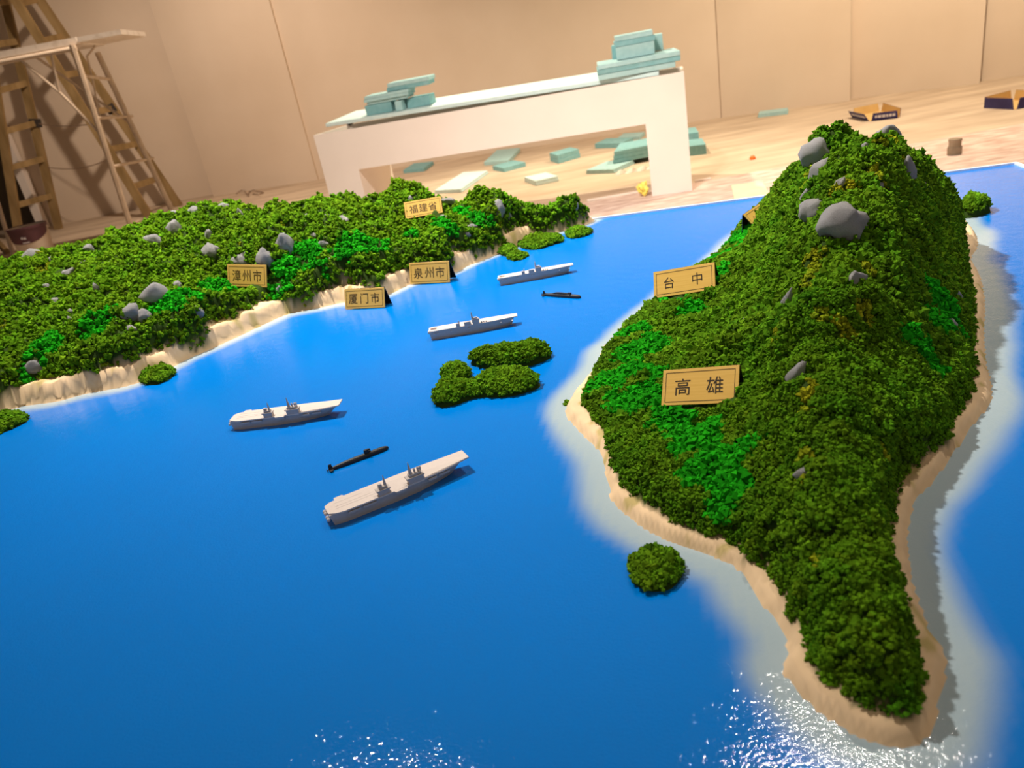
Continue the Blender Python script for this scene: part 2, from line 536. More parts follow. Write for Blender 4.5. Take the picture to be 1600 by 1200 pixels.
class Land:
    """Height field above the sea: beach or cliff round the outline, spline hills inside."""

    def __init__(self, coast, trees, tps, cliff, tree_h, seed, rough, cliff_w):
        self.coast, self.trees, self.tps = coast, trees, tps
        self.cliff, self.tree_h, self.seed, self.rough, self.cliff_w = cliff, tree_h, seed, rough, cliff_w

    def height(self, Q, detail=True):
        sd = signed_dist(Q, self.coast)
        st = self.tree_sd(Q, sd)
        n = fbm(Q[:, 0] * 40, Q[:, 1] * 40, self.seed, 3)
        wob = (fbm(Q[:, 0] * 90, Q[:, 1] * 90, self.seed + 9, 2) - 0.5) * self.cliff_w
        edge = smooth01((sd + wob * 0.6) / self.cliff_w)
        base = self.cliff * edge * (0.75 + 0.5 * n) + np.clip(sd, 0, 0.03) * 0.06
        hill = np.maximum(self.tps(Q), 0.012)
        if detail:
            k = smooth01(st / 0.08)
            hill = hill + k * self.rough * np.clip(0.45 + hill / 0.12, 0.45, 1.35) * ((fbm(Q[:, 0] * 22, Q[:, 1] * 22, self.seed + 3, 3) - 0.5) * 1.5 + (fbm(Q[:, 0] * 60, Q[:, 1] * 60, self.seed + 5, 2) - 0.5) * 0.7)
            rdg = 1 - np.abs(2 * fbm(Q[:, 0] * 15 + 3.3, Q[:, 1] * 15, self.seed + 31, 2) - 1)
            hill = hill + k * 0.75 * self.rough * (rdg - 0.72) * np.clip(hill / 0.10, 0, 1.3)
        t = smooth01(st / self.tree_h)
        h = base * (1 - t) + np.maximum(hill, base) * t
        return np.where(sd < -0.002, -0.004, h), sd, st

    def tree_sd(self, Q, sd):
        if self.trees is not None:
            return np.minimum(signed_dist(Q, self.trees) - 0.0055, sd - 0.004) + (fbm(Q[:, 0] * 120, Q[:, 1] * 120, self.seed + 13, 2) - 0.5) * 0.006
        w_ = 0.003 + 0.028 * np.clip(fbm(Q[:, 0] * 15, Q[:, 1] * 15, self.seed + 21, 3) * 2.8 - 1.05, 0, 1)
        edge = to_table(Q)[:, 1]
        w_ = w_ * (1 - 0.85 * smooth01((Q[:, 0] - 0.02) / 0.15))
        return np.minimum(sd - w_, -edge - 0.004)

    def hit(self, px, py):
        """Where a sight line meets the land."""
        d = ray(px, py)
        z = np.linspace(SEA + 0.26, SEA + 0.001, 420)
        P = CAM + d[None, :] * ((z - CAM[2]) / d[2])[:, None]
        h, _, _ = self.height(P[:, :2])
        k = np.nonzero(h + SEA >= z)[0]
        if len(k):
            return P[k[0]]
        return self.hit(px, py + 2) if py < 700 else P[-1]


def tps_from(px_h, extra=()):
    p, v = [], []
    for x, y, h in px_h:
        q = at(x, y, SEA + h)
        p.append(q[:2])
        v.append(h)
    for x, y, h in extra:
        p.append((x, y))
        v.append(h)
    return TPS(p, np.array(v))


isle = Land(smooth_poly([at(x, y, SEA)[:2] for x, y in ISLE_COAST]), smooth_poly([at(x, y, SEA + 0.016)[:2] for x, y in ISLE_TREES]),
            tps_from(ISLE_H, ISLE_BACK), 0.009, 0.016, 3, 0.024, 0.006)
_sh = [at(x, y, SEA)[:2] for x, y in SHORE]
_e = at(941, 343, SEA)[:2]
_back = [_e + TB * 0.0 - TA * t for t in (0.02, 0.4, 0.9, 1.4, 1.9, 2.4)]
MAIN_BACK = [(*(_e - TA * t + TB * 0.02), h) for t, h in ((0.0, .01), (0.06, .06), (0.13, .035), (0.2, .05), (0.3, .06), (0.42, .09), (0.5, .10), (0.6, .10), (0.75, .11), (0.9, .10), (1.05, .12), (1.25, .12), (1.45, .11), (1.7, .10), (2.0, .10))]
main = Land(np.array(list(smooth_poly(np.array(_sh), 3)[:-6]) + _back), None, tps_from(MAIN_H, MAIN_BACK), 0.030, 0.020, 40, 0.026, 0.010)


def terrain(land, name, step, parent, clip_edge):
    lo, hi = land.coast.min(0) - 0.012, land.coast.max(0) + 0.012
    nx, ny = int((hi[0] - lo[0]) / step) + 1, int((hi[1] - lo[1]) / step) + 1
    X, Y = np.meshgrid(lo[0] + np.arange(nx) * step, lo[1] + np.arange(ny) * step)
    Q = np.stack([X.ravel(), Y.ravel()], 1)
    h, sd, st = land.height(Q)
    keep_v = sd > -0.010
    if clip_edge:
        keep_v &= to_table(Q)[:, 1] < -0.0005
    idx = np.arange(nx * ny).reshape(ny, nx)
    f = np.stack([idx[:-1, :-1], idx[:-1, 1:], idx[1:, 1:], idx[1:, :-1]], -1).reshape(-1, 4)
    f = f[keep_v[f].all(1)]
    used = np.unique(f)
    remap = np.full(nx * ny, -1)
    remap[used] = np.arange(len(used))
    co = np.stack([Q[used, 0], Q[used, 1], SEA + h[used]], 1)
    n1_ = fbm(Q[used, 0] * 70, Q[used, 1] * 70, 5, 3)[:, None]
    sand = np.array([0.80, 0.57, 0.34]) * (0.86 + 0.28 * n1_)
    stain = smooth01((fbm(Q[used, 0] * 45, Q[used, 1] * 45, 77, 2) - 0.66) / 0.08)[:, None] * 0.6
    sand = sand * (1 - stain) + np.array([0.36, 0.30, 0.05]) * stain
    gap_shade = np.array([0.030, 0.060, 0.006])  # dark green ground paint that also shades the gaps between clumps
    t = smooth01((st[used] + 0.001) / 0.004)[:, None]
    me = raw_mesh(name, co, remap[f], sand * (1 - t) + gap_shade * t)
    return link(name, me, M_land, parent)


# ------------------------------------------------------------------ foliage clumps (real geometry, joined as stuff)
def clump_templates(K, G, spread, grain, seed):
    r = np.random.default_rng(seed)
    octv = np.array([[1, 0, 0], [-1, 0, 0], [0, 1, 0], [0, -1, 0], [0, 0, 1], [0, 0, -1]], dtype=np.float64)
    octf = np.array([[0, 2, 4], [2, 1, 4], [1, 3, 4], [3, 0, 4], [2, 0, 5], [1, 2, 5], [3, 1, 5], [0, 3, 5]])
    T = np.zeros((K, G * 6, 3))
    for k in range(K):
        for g in range(G):
            q = r.normal(size=3)
            q[2] = abs(q[2]) * 0.9 - 0.15
            q /= np.linalg.norm(q)
            c = q * spread * r.uniform(0.55, 1.05)
            A = np.linalg.qr(r.normal(size=(3, 3)))[0]
            T[k, g * 6:(g + 1) * 6] = c + (octv * r.uniform(0.6, 1.35, size=(6, 1)) * grain * r.uniform(0.7, 1.3)) @ A
    Fc = np.concatenate([octf + 6 * g for g in range(G)])
    return T, Fc


def foliage(name, P, N, size, tint, G, seed, parent, label=None, spread=0.0046, grain=0.0026):
    """P points, N normals, size factor, tint colours -> one mesh of crumbly foam clumps."""
    K = 14
    T, Fc = clump_templates(K, G, spread, grain, seed)
    n = len(P)
    r = np.random.default_rng(seed + 1)
    pick = r.integers(0, K, n)
    ang = r.uniform(0, 2 * np.pi, n)
    zx = N + np.array([0, 0, 0.8])
    zx /= np.linalg.norm(zx, axis=1)[:, None]
    t = np.stack([np.cos(ang), np.sin(ang), np.zeros(n)], 1)
    xx = t - (t * zx).sum(1)[:, None] * zx
    xx /= np.linalg.norm(xx, axis=1)[:, None]
    yy = np.cross(zx, xx)
    V = T[pick] * size[:, None, None]
    W = V[:, :, 0:1] * xx[:, None, :] + V[:, :, 1:2] * yy[:, None, :] + V[:, :, 2:3] * zx[:, None, :] + P[:, None, :]
    co = W.reshape(-1, 3)
    faces = (Fc[None] + (np.arange(n) * G * 6)[:, None, None]).reshape(-1, 3)
    g = r.uniform(0.72, 1.25, size=(n, G))
    col = np.repeat(tint[:, None, :] * g[:, :, None], 6, axis=1).reshape(-1, 3)
    me = raw_mesh(name, co, faces, col)
    me.polygons.foreach_set('use_smooth', np.zeros(len(me.polygons), dtype=bool))
    o = link(name, me, M_leaf, parent)
    tag(o, label, kind='stuff')
    return o


def scatter(land, spacing, extra_keep=None):
    """Jittered points on the wooded ground, denser on steep slopes."""
    lo, hi = land.coast.min(0), land.coast.max(0)
    nx, ny = int((hi[0] - lo[0]) / spacing), int((hi[1] - lo[1]) / spacing)
    X, Y = np.meshgrid(np.arange(nx), np.arange(ny))
    out = []
    for rep in range(3):
        Q = np.stack([lo[0] + (X.ravel() + RNG.uniform(0, 1, X.size)) * spacing, lo[1] + (Y.ravel() + RNG.uniform(0, 1, X.size)) * spacing], 1)
        h, sd, st = land.height(Q)
        e = 0.004
        hx = land.height(Q + [e, 0])[0]
        hy = land.height(Q + [0, e])[0]
        g = np.stack([-(hx - h) / e, -(hy - h) / e, np.ones(len(h))], 1)
        slope = np.linalg.norm(g, axis=1)
        keep = (st > 0.0015) & (h > 0.004)
        if rep > 0:
            keep &= RNG.uniform(0, 1, len(h)) < np.clip((slope - 1 - 0.9 * (rep - 1)) * 0.75, 0, 1)
        if extra_keep is not None:
            keep &= extra_keep(Q)
        out.append((np.column_stack([Q, SEA + h])[keep], (g / slope[:, None])[keep], st[keep]))
    return tuple(np.concatenate(z) for z in zip(*out))


def blobs(land, specs):
    out = []
    for x, y, r in specs:
        q = land.hit(x, y)
        out.append((q, r * np.linalg.norm(q - CAM) / F))
    return out


def in_blobs(P, bl, seed, ragged=0.5):
    k = np.zeros(len(P))
    wob = fbm(P[:, 0] * 45, P[:, 1] * 45, seed, 3)
    for q, r in bl:
        d = np.linalg.norm(P - q, axis=1) / r
        k = np.maximum(k, 1.0 - d + (wob - 0.5) * ragged * 2)
    return k > 0


def tints(n, base, var, P, seed):
    v = RNG.uniform(1 - var, 1 + var, (n, 1))
    broad = 0.82 + 0.40 * fbm(P[:, 0] * 12, P[:, 1] * 12, seed, 3)[:, None]
    hue = RNG.normal(0, 0.07, (n, 1)) + (fbm(P[:, 0] * 30, P[:, 1] * 30, seed + 4, 2)[:, None] - 0.5) * 0.4
    c = np.asarray(base)[None, :] * v * broad
    c[:, :1] *= 1 + hue
    return np.clip(c, 0, 1)


OLIVE, BRIGHT, MOSS = (0.080, 0.182, 0.006), (0.014, 0.270, 0.006), (0.230, 0.270, 0.010)


ZZ = main.hit(386, 449)[2] + 0.006
FJ = main.hit(663, 338)[2] + 0.006
SIGN_BOX = [((1033, 634, 0.690), (1153, 629, 0.703), .040), ((1022, 466, 0.672), (1118, 452, 0.687), .040), ((356, 447, ZZ), (417, 449, ZZ - 0.006), .036), ((634, 342, FJ), (692, 332, FJ), .034)]


def before_sign(P):
    """Clumps pressed against a name plate's face are left out, as where the plate was pushed in."""
    k = np.zeros(len(P), dtype=bool)
    for a, b, h in SIGN_BOX:
        A, B = at(*a), at(*b)
        u = (B - A)[:2]
        W = np.hypot(*u)
        u = u / W
        n = np.array([u[1], -u[0]])
        d = P[:, :2] - A[:2]
        x, f = d @ u, d @ n
        zb = A[2] + (B[2] - A[2]) * np.clip(x / W, 0, 1)
        k |= (x > -0.004) & (x < W + 0.004) & (f > -0.016) & (f < 0.016) & (P[:, 2] > zb - 0.006 - f * 0.2)
    return k


def rock_mesh(seed, pointed, square):
    bm = bmesh.new()
    bmesh.ops.create_icosphere(bm, subdivisions=3, radius=1.0)
    o = Vector((seed * 3.1, seed * 1.7, seed * 0.9))
    r = random.Random(seed)
    planes = []
    for _ in range(9):
        v = Vector((r.gauss(0, 1), r.gauss(0, 1), r.gauss(0, 0.8))).normalized()
        planes.append((v, r.uniform(0.62, 0.95)))
    for v in bm.verts:
        d = v.co.copy()
        for nrm, c in planes:
            k = d.dot(nrm)
            if k > c:
                d -= nrm * (k - c) * 0.85
        d *= 1.0 + 0.24 * mnoise.noise(d * 1.7 + o) + 0.10 * mnoise.noise(d * 4.5 + o)
        if pointed and d.z > 0:
            k = 1 - pointed * d.z
            d.x *= k
            d.y *= k
        v.co = d
    me = bpy.data.meshes.new('rock')
    bm.to_mesh(me)
    bm.free()
    me.polygons.foreach_set('use_smooth', np.ones(len(me.polygons), dtype=bool))
    me.materials.append(M_rock)
    return me


ROCKS = [rock_mesh(i + 1, (0.0, 0.35, 0.55, 0.2, 0.45, 0.1)[i % 6], 0) for i in range(12)]
CR = Vector(RW @ np.array([1, 0, 0]))


def put_rock(land, parent, i, x, y, wpx, hpx, tilt=0.0, lift=0.0):
    q = land.hit(x, y + hpx * 0.20)
    d = np.linalg.norm(q - CAM) / F
    o = bpy.data.objects.new('rock', ROCKS[i % len(ROCKS)])
    COL.objects.link(o)
    o.parent = parent
    sx, sz = wpx * d * 0.62, hpx * d * 0.66
    o.scale = (sx, min(sx, sz) * 0.9, sz)
    o.rotation_euler = (0.15, math.radians(tilt) + math.atan2(-CR.z, 1.0), math.atan2(CR.y, CR.x) + (i % 5 - 2) * 0.15)
    o.location = (q[0], q[1], q[2] + sz * 0.10 + lift)
    return q, max(sx, 0.5 * sz)


# ---- the mountainous island
island = empty('mountain_island', (*isle.coast.mean(0), SEA), 0, 'large mountainous island with dark green forest and sandy beaches', 'island')
island_inv = Vector(island.location)


def under(o):
    """World-built mesh given to an Empty that stands elsewhere."""
    o.matrix_parent_inverse = Matrix.Translation(-Vector(o.parent.location)) if not o.parent.rotation_euler.z else o.parent.matrix_basis.inverted()
    return o


under(terrain(isle, 'terrain', 0.0038, island, False))
P, N, ST = scatter(isle, 0.0056)
bright = blobs(isle, [(985, 520, 22), (1010, 545, 38), (975, 590, 40), (1000, 620, 42), (1030, 590, 20), (1060, 655, 42), (1085, 690, 40), (1120, 730, 42), (1145, 765, 30), (1130, 790, 20), (1160, 370, 24), (1140, 395, 26), (1115, 410, 24), (1130, 425, 16),
                      (1060, 475, 18), (1085, 482, 18), (1460, 465, 24), (1480, 490, 24), (1455, 505, 22), (1440, 545, 18), (1455, 570, 16), (1420, 520, 14), (1175, 700, 18)])
moss = blobs(isle, [(1272, 412, 17), (1268, 430, 15), (1340, 418, 12), (1352, 428, 10), (1285, 490, 12), (1312, 510, 12), (1322, 520, 10), (1345, 490, 16), (1318, 300, 16), (1365, 268, 9), (1376, 300, 10), (1268, 270, 9), (1258, 300, 10), (1408, 255, 6), (1375, 228, 8),
                    (1265, 605, 12), (1265, 640, 10), (1262, 722, 11), (1258, 745, 14), (1372, 700, 9), (1376, 718, 9), (1278, 880, 10), (1218, 525, 8), (1390, 220, 8), (1220, 515, 8), (1180, 345, 8)])
isle_rocks = [(1274, 238, 34, 34, 28), (1283, 266, 26, 28, 20), (1389, 206, 27, 18, 0), (1420, 266, 18, 36, -25), (1440, 291, 16, 14, -20), (1452, 268, 9, 12, -30), (1271, 326, 30, 30, 20), (1316, 344, 54, 54, 0), (1334, 434, 30, 20, -15),
              (1372, 290, 18, 8, 0), (1313, 284, 12, 15, 25), (1351, 231, 12, 13, 0), (1258, 305, 10, 20, 15), (1225, 474, 13, 42, 12), (1491, 461, 20, 14, 0), (1488, 484, 16, 7, 0), (1483, 506, 24, 17, 0), (1242, 585, 21, 46, 8),
              (1262, 735, 32, 16, -15), (1165, 499, 8, 8, 20), (1345, 258, 9, 8, 0), (1372, 312, 10, 6, 0)]
holes = []
for i, (x, y, a_, b_, t_) in enumerate(isle_rocks):
    o_ = None
    q, r_ = put_rock(isle, island, i, x, y, a_, b_, t_)
    holes.append((q, r_))
for o_ in island.children:
    if o_.name.startswith('rock'):
        under(o_)


def clear(P, holes_, f=0.75):
    k = np.ones(len(P), dtype=bool)
    for q, r in holes_:
        k &= np.linalg.norm(P - q, axis=1) > r * f
    return k


kp = clear(P, holes) & ~before_sign(P)
P, N, ST = P[kp], N[kp], ST[kp]
is_m = in_blobs(P, [(q, r * 1.35) for q, r in moss], 91, 0.25)
is_b = in_blobs(P, [(q, r * 1.2) for q, r in bright], 92, 0.55) & ~is_m


def grow(P, N, ST, sel, name, base, var, G, seed, parent, label=None, size=1.0, grain=0.0026):
    p, n = P[sel], N[sel]
    if len(p) > 400:
        p = p + n * (0.0075 * (fbm(p[:, 0] * 75, p[:, 1] * 75, 301, 2) - 0.45))[:, None]
    if not len(p):
        return
    s = RNG.uniform(0.72, 1.45, len(p)) * size * np.clip(0.62 + ST[sel] / 0.03, 0.62, 1.0)
    return under(foliage(name, p, n, s, tints(len(p), base, var, p, seed), G, seed, parent, label, grain=grain))


near_tip = P[:, 1] < 0.68
grow(P, N, ST, ~is_m & ~is_b & ~near_tip, 'foliage', OLIVE, 0.3, 8, 21, island, None, 1.15)
grow(P, N, ST, ~is_m & ~is_b & near_tip, 'foliage', OLIVE, 0.3, 18, 24, island, None, 1.10, 0.0018)
grow(P, N, ST, is_b, 'bright_foliage', BRIGHT, 0.25, 9, 22, island, 'bright green foam foliage', 1.15)
grow(P, N, ST, is_m, 'moss', MOSS, 0.2, 10, 23, island, 'yellow-green moss patches', 0.8)

# ---- the long forested coast
coast = empty('forested_coast', (-0.6, 1.8, SEA), 0, 'long strip of green forested hills with grey rocks and sandy cliffs', 'coast')
under(terrain(main, 'terrain', 0.0055, coast, True))


def seen_part(Q):
    """Only the ground near the photograph's view gets clumps."""
    h = main.height(Q, False)[0]
    P3 = np.column_stack([Q, SEA + h]) - CAM
    c = P3 @ RW
    return (c[:, 2] < 0) & (c[:, 0] / -c[:, 2] * F > -1000)


P, N, ST = scatter(main, 0.0088, seen_part)
bright = blobs(main, [(70, 540, 22), (55, 565, 16), (40, 590, 12), (155, 507, 24), (140, 520, 10), (262, 468, 22), (245, 490, 14), (330, 452, 22), (355, 445, 16), (300, 462, 14), (450, 418, 22), (480, 402, 26), (445, 440, 16), (540, 393, 26), (560, 385, 22), (590, 380, 18),
                      (430, 455, 12), (690, 350, 16), (705, 358, 14), (725, 335, 16), (745, 342, 16), (765, 345, 10), (645, 362, 12), (505, 420, 12)])
moss = blobs(main, [(60, 372, 12), (60, 400, 10), (70, 425, 12), (5, 515, 12), (250, 565, 10), (260, 575, 8), (165, 580, 12), (180, 575, 10), (440, 352, 5), (375, 385, 6), (480, 478, 8), (500, 470, 8), (470, 482, 6), (540, 462, 6), (780, 352, 10)])
coast_rocks = [(49, 398, 22, 13, -15), (80, 404, 8, 8, 0), (140, 388, 16, 12, 0), (133, 412, 12, 8, 0), (103, 428, 27, 11, -30), (175, 411, 14, 10, 0), (72, 447, 12, 6, 0), (150, 448, 9, 12, 0), (88, 472, 16, 11, 0), (112, 487, 8, 8, 0), (108, 498, 6, 7, 0),
               (54, 571, 22, 15, 0), (241, 374, 25, 15, 15), (273, 353, 18, 22, 10), (271, 331, 22, 8, 0), (304, 329, 16, 12, -10), (350, 321, 14, 8, 0), (375, 334, 9, 16, 0), (329, 370, 12, 20, 0), (329, 390, 26, 20, 0), (376, 407, 26, 16, 0), (385, 398, 12, 12, 20),
               (415, 406, 26, 32, 8), (446, 379, 24, 30, 0), (243, 458, 32, 28, 0), (278, 444, 15, 12, 0), (206, 487, 26, 24, 0), (225, 492, 20, 18, 0), (206, 513, 14, 11, 0), (309, 486, 14, 17, 0), (437, 454, 8, 14, 0), (479, 338, 12, 8, 10), (512, 338, 10, 8, 0),
               (537, 346, 16, 16, 0), (491, 368, 17, 7, 0), (504, 380, 16, 8, 0), (517, 405, 8, 9, 0), (641, 309, 8, 8, 0), (702, 309, 20, 9, 10), (778, 325, 20, 26, 0), (693, 339, 10, 8, 0), (796, 337, 6, 10, 0), (729, 366, 14, 6, -15), (901, 323, 6, 13, 10), (737, 353, 14, 6, -10)]
holes = []
for i, (x, y, a_, b_, t_) in enumerate(coast_rocks):
    holes.append(put_rock(main, coast, i + 3, x, y, a_, b_, t_))
for o_ in coast.children:
    if o_.name.startswith('rock'):
        under(o_)
kp = clear(P, holes) & ~before_sign(P)
P, N, ST = P[kp], N[kp], ST[kp]
is_m = in_blobs(P, moss, 93, 0.3)
is_b = in_blobs(P, bright, 94, 0.5) & ~is_m
grow(P, N, ST, ~is_m & ~is_b, 'foliage', (0.094, 0.206, 0.006), 0.3, 6, 31, coast, None, 1.35)  # same foam as the island, lightened for the brighter light here
grow(P, N, ST, is_b, 'bright_foliage', BRIGHT, 0.25, 8, 32, coast, 'bright green foam foliage', 1.35)
grow(P, N, ST, is_m, 'moss', MOSS, 0.2, 8, 33, coast, 'yellow-green moss patches', 0.9)

# ---- islets: low mounds of foliage lying in the sea
ISLETS = [
    ('long bushy green islet beyond the small cluster, nearest the grey ships', [(735, 569), (750, 560), (790, 556), (838, 545), (860, 553), (856, 562), (822, 574), (790, 576), (760, 577)], .020, 'islets of the mid-sea cluster'),
    ('small round green islet at the left of the mid-sea cluster', [(690, 592), (702, 600), (725, 600), (738, 590), (728, 578), (702, 580)], .014, 'islets of the mid-sea cluster'),
    ('twin-humped green islet at the front of the mid-sea cluster', [(676, 627), (690, 637), (715, 632), (745, 622), (790, 621), (825, 613), (845, 603), (832, 590), (800, 586), (765, 592), (738, 606), (715, 604), (690, 610)], .017, 'islets of the mid-sea cluster'),
    ('round dark green islet off the sandy south-west beach of the island', [(985, 895), (993, 915), (1020, 925), (1050, 920), (1068, 895), (1058, 872), (1025, 864), (995, 872)], .010, None),
    ('oval green islet against the sandy cliffs of the coast', [(218, 590), (225, 600), (245, 601), (268, 591), (274, 581), (255, 575), (230, 578)], .010, None),
    ('dark green islet cut by the left edge of the photo', [(-40, 690), (-10, 682), (25, 668), (46, 656), (35, 648), (0, 650), (-40, 662)], .008, None),
    ('flat green islet just off the far tip of the coast', [(884, 370), (900, 373), (921, 367), (925, 362), (905, 358), (888, 363)], .008, 'flat islets off the coast'),
    ('long flat green islet along the far coast', [(812, 386), (835, 391), (865, 383), (882, 376), (870, 370), (840, 371), (818, 376)], .009, 'flat islets off the coast'),
    ('small green islet touching the coast beside the long flat one', [(779, 396), (795, 402), (808, 396), (806, 388), (788, 386)], .009, 'flat islets off the coast'),
    ('tiny low green islet between the coast and the farthest grey ship', [(793, 404), (806, 408), (821, 403), (825, 398), (808, 396), (797, 399)], .004, 'flat islets off the coast'),
    ('dark bushy islet in the sea behind the mountain', [(1498, 338), (1515, 341), (1540, 335), (1548, 330), (1530, 322), (1505, 325)], .024, None),
    ('tiny green tuft in the shallows off the western point of the island', [(883, 631), (887, 634), (892, 630), (889, 626)], .001, None),
]
for k, (lab, outl, dome, grp) in enumerate(ISLETS):
    poly = smooth_poly([at(x, y, SEA)[:2] for x, y in outl], 4)
    c = poly.mean(0)
    sp = 0.0042 if np.hypot(*c) < 1.2 else 0.0062
    lo, hi = poly.min(0), poly.max(0)
    root = empty('islet', (c[0], c[1], SEA), 0, lab, 'islet', grp)
    # low plaster mound
    rmax = signed_dist(np.array([[x, y] for x in np.linspace(lo[0], hi[0], 40) for y in np.linspace(lo[1], hi[1], 40)]), poly).max()

    def mound(Q):
        sd = signed_dist(Q, poly)
        u = np.clip(sd / rmax, 0, 1)
        return np.where(sd > 0, dome * np.sqrt(np.maximum(1 - (1 - u) ** 2, 0)) * (0.75 + 0.5 * fbm(Q[:, 0] * 45, Q[:, 1] * 45, 60 + k, 2)), 0.0), sd
    rings = [np.column_stack([poly, np.full(len(poly), SEA - 0.0005)])]
    for s_ in (0.88, 0.6, 0.3):
        q = c + (poly - c) * s_
        rings.append(np.column_stack([q, SEA + np.maximum(mound(q)[0] - 0.001, 0.0003)]))
    co = np.concatenate(rings + [np.array([[c[0], c[1], SEA + max(float(mound(c[None])[0][0]) - 0.001, 0.0004)]])])
    n_ = len(poly)
    fs = []
    for r_ in range(3):
        for i in range(n_):
            j = (i + 1) % n_
            fs += [(r_ * n_ + i, r_ * n_ + j, (r_ + 1) * n_ + j), (r_ * n_ + i, (r_ + 1) * n_ + j, (r_ + 1) * n_ + i)]
    for i in range(n_):
        fs.append((3 * n_ + i, 3 * n_ + (i + 1) % n_, 4 * n_))
    under(link('mound', raw_mesh('mound', co, np.array(fs), np.tile([[0.03, 0.06, 0.006]], (len(co), 1))), M_land, root))  # dark green tint, shading the gaps between clumps
    nx, ny = max(int((hi[0] - lo[0]) / sp), 2), max(int((hi[1] - lo[1]) / sp), 2)
    X, Y = np.meshgrid(np.arange(nx), np.arange(ny))
    Q = np.concatenate([np.stack([lo[0] + (X.ravel() + RNG.uniform(0, 1, X.size)) * sp, lo[1] + (Y.ravel() + RNG.uniform(0, 1, X.size)) * sp], 1) for _ in range(2)])
    h, sd = mound(Q)
    kp = sd > 0.0015
    Q, h, sd = Q[kp], h[kp], sd[kp]
    P = np.column_stack([Q, SEA + h])
    if len(P) < 3:
        P = np.array([[c[0], c[1], SEA + 0.001]] * 3) + RNG.normal(0, 0.0012, (3, 3)) * [1, 1, 0]
        sd = np.full(3, 0.002)
    N = np.tile([[0.0, 0.0, 1.0]], (len(P), 1))
    grow(P, N, np.maximum(sd, 0.004), np.ones(len(P), dtype=bool), 'foliage', OLIVE, 0.3, 10, 50 + k, root, None, 0.95 if sp < 0.005 else 1.15)

# ------------------------------------------------------------------ sea surface with painted shallows
stp = 0.009
nx, ny = int(TL / stp), int(TD / stp)
U, V = np.meshgrid(np.linspace(-TL, 0, nx), np.linspace(-TD, 0, ny))
Q = CORNER + U.ravel()[:, None] * TA + V.ravel()[:, None] * TB
di = -signed_dist(Q, isle.coast)
dm = -signed_dist(Q, main.coast)
wb = fbm(Q[:, 0] * 9, Q[:, 1] * 9, 201, 3)
wi = 0.031 + 0.022 * (wb - 0.5)
si = 1 - smooth01((di - wi * 0.45) / (wi * 0.85))
wm = 0.026 + 0.022 * (fbm(Q[:, 0] * 7, Q[:, 1] * 7, 207, 2) - 0.5)
sm = 1 - smooth01((dm - wm * 0.25) / wm)
sh = np.maximum(si, sm * 0.95)[:, None]
deep = np.array([0.000, 0.185, 0.640]) * (0.95 + 0.1 * fbm(Q[:, 0] * 5, Q[:, 1] * 5, 211, 3)[:, None])
tint = deep * (1 - sh) + np.array([0.39, 0.49, 0.53]) * sh
idx = np.arange(nx * ny).reshape(ny, nx)
f = np.stack([idx[:-1, :-1], idx[:-1, 1:], idx[1:, 1:], idx[1:, :-1]], -1).reshape(-1, 4)
me = raw_mesh('sea_surface', np.stack([U.ravel(), V.ravel(), np.full(U.size, SEA)], 1), f, tint)
me.polygons.foreach_set('use_smooth', np.ones(len(me.polygons), dtype=bool))
link('sea_surface', me, M_sea, table)

# ------------------------------------------------------------------ name plates (folded tents)
def text_mesh(s):
    c = bpy.data.curves.new('lettering', 'FONT')
    c.body = s
    c.size = 1.0
    c.align_x = 'CENTER'
    c.align_y = 'CENTER'
    c.extrude = 0.0
    o = bpy.data.objects.new('lettering', c)
    COL.objects.link(o)
    dg = bpy.context.evaluated_depsgraph_get()
    dg.update()
    me = bpy.data.meshes.new_from_object(o.evaluated_get(dg))
    bpy.data.objects.remove(o)
    bpy.data.curves.remove(c)
    me.materials.clear()
    return me


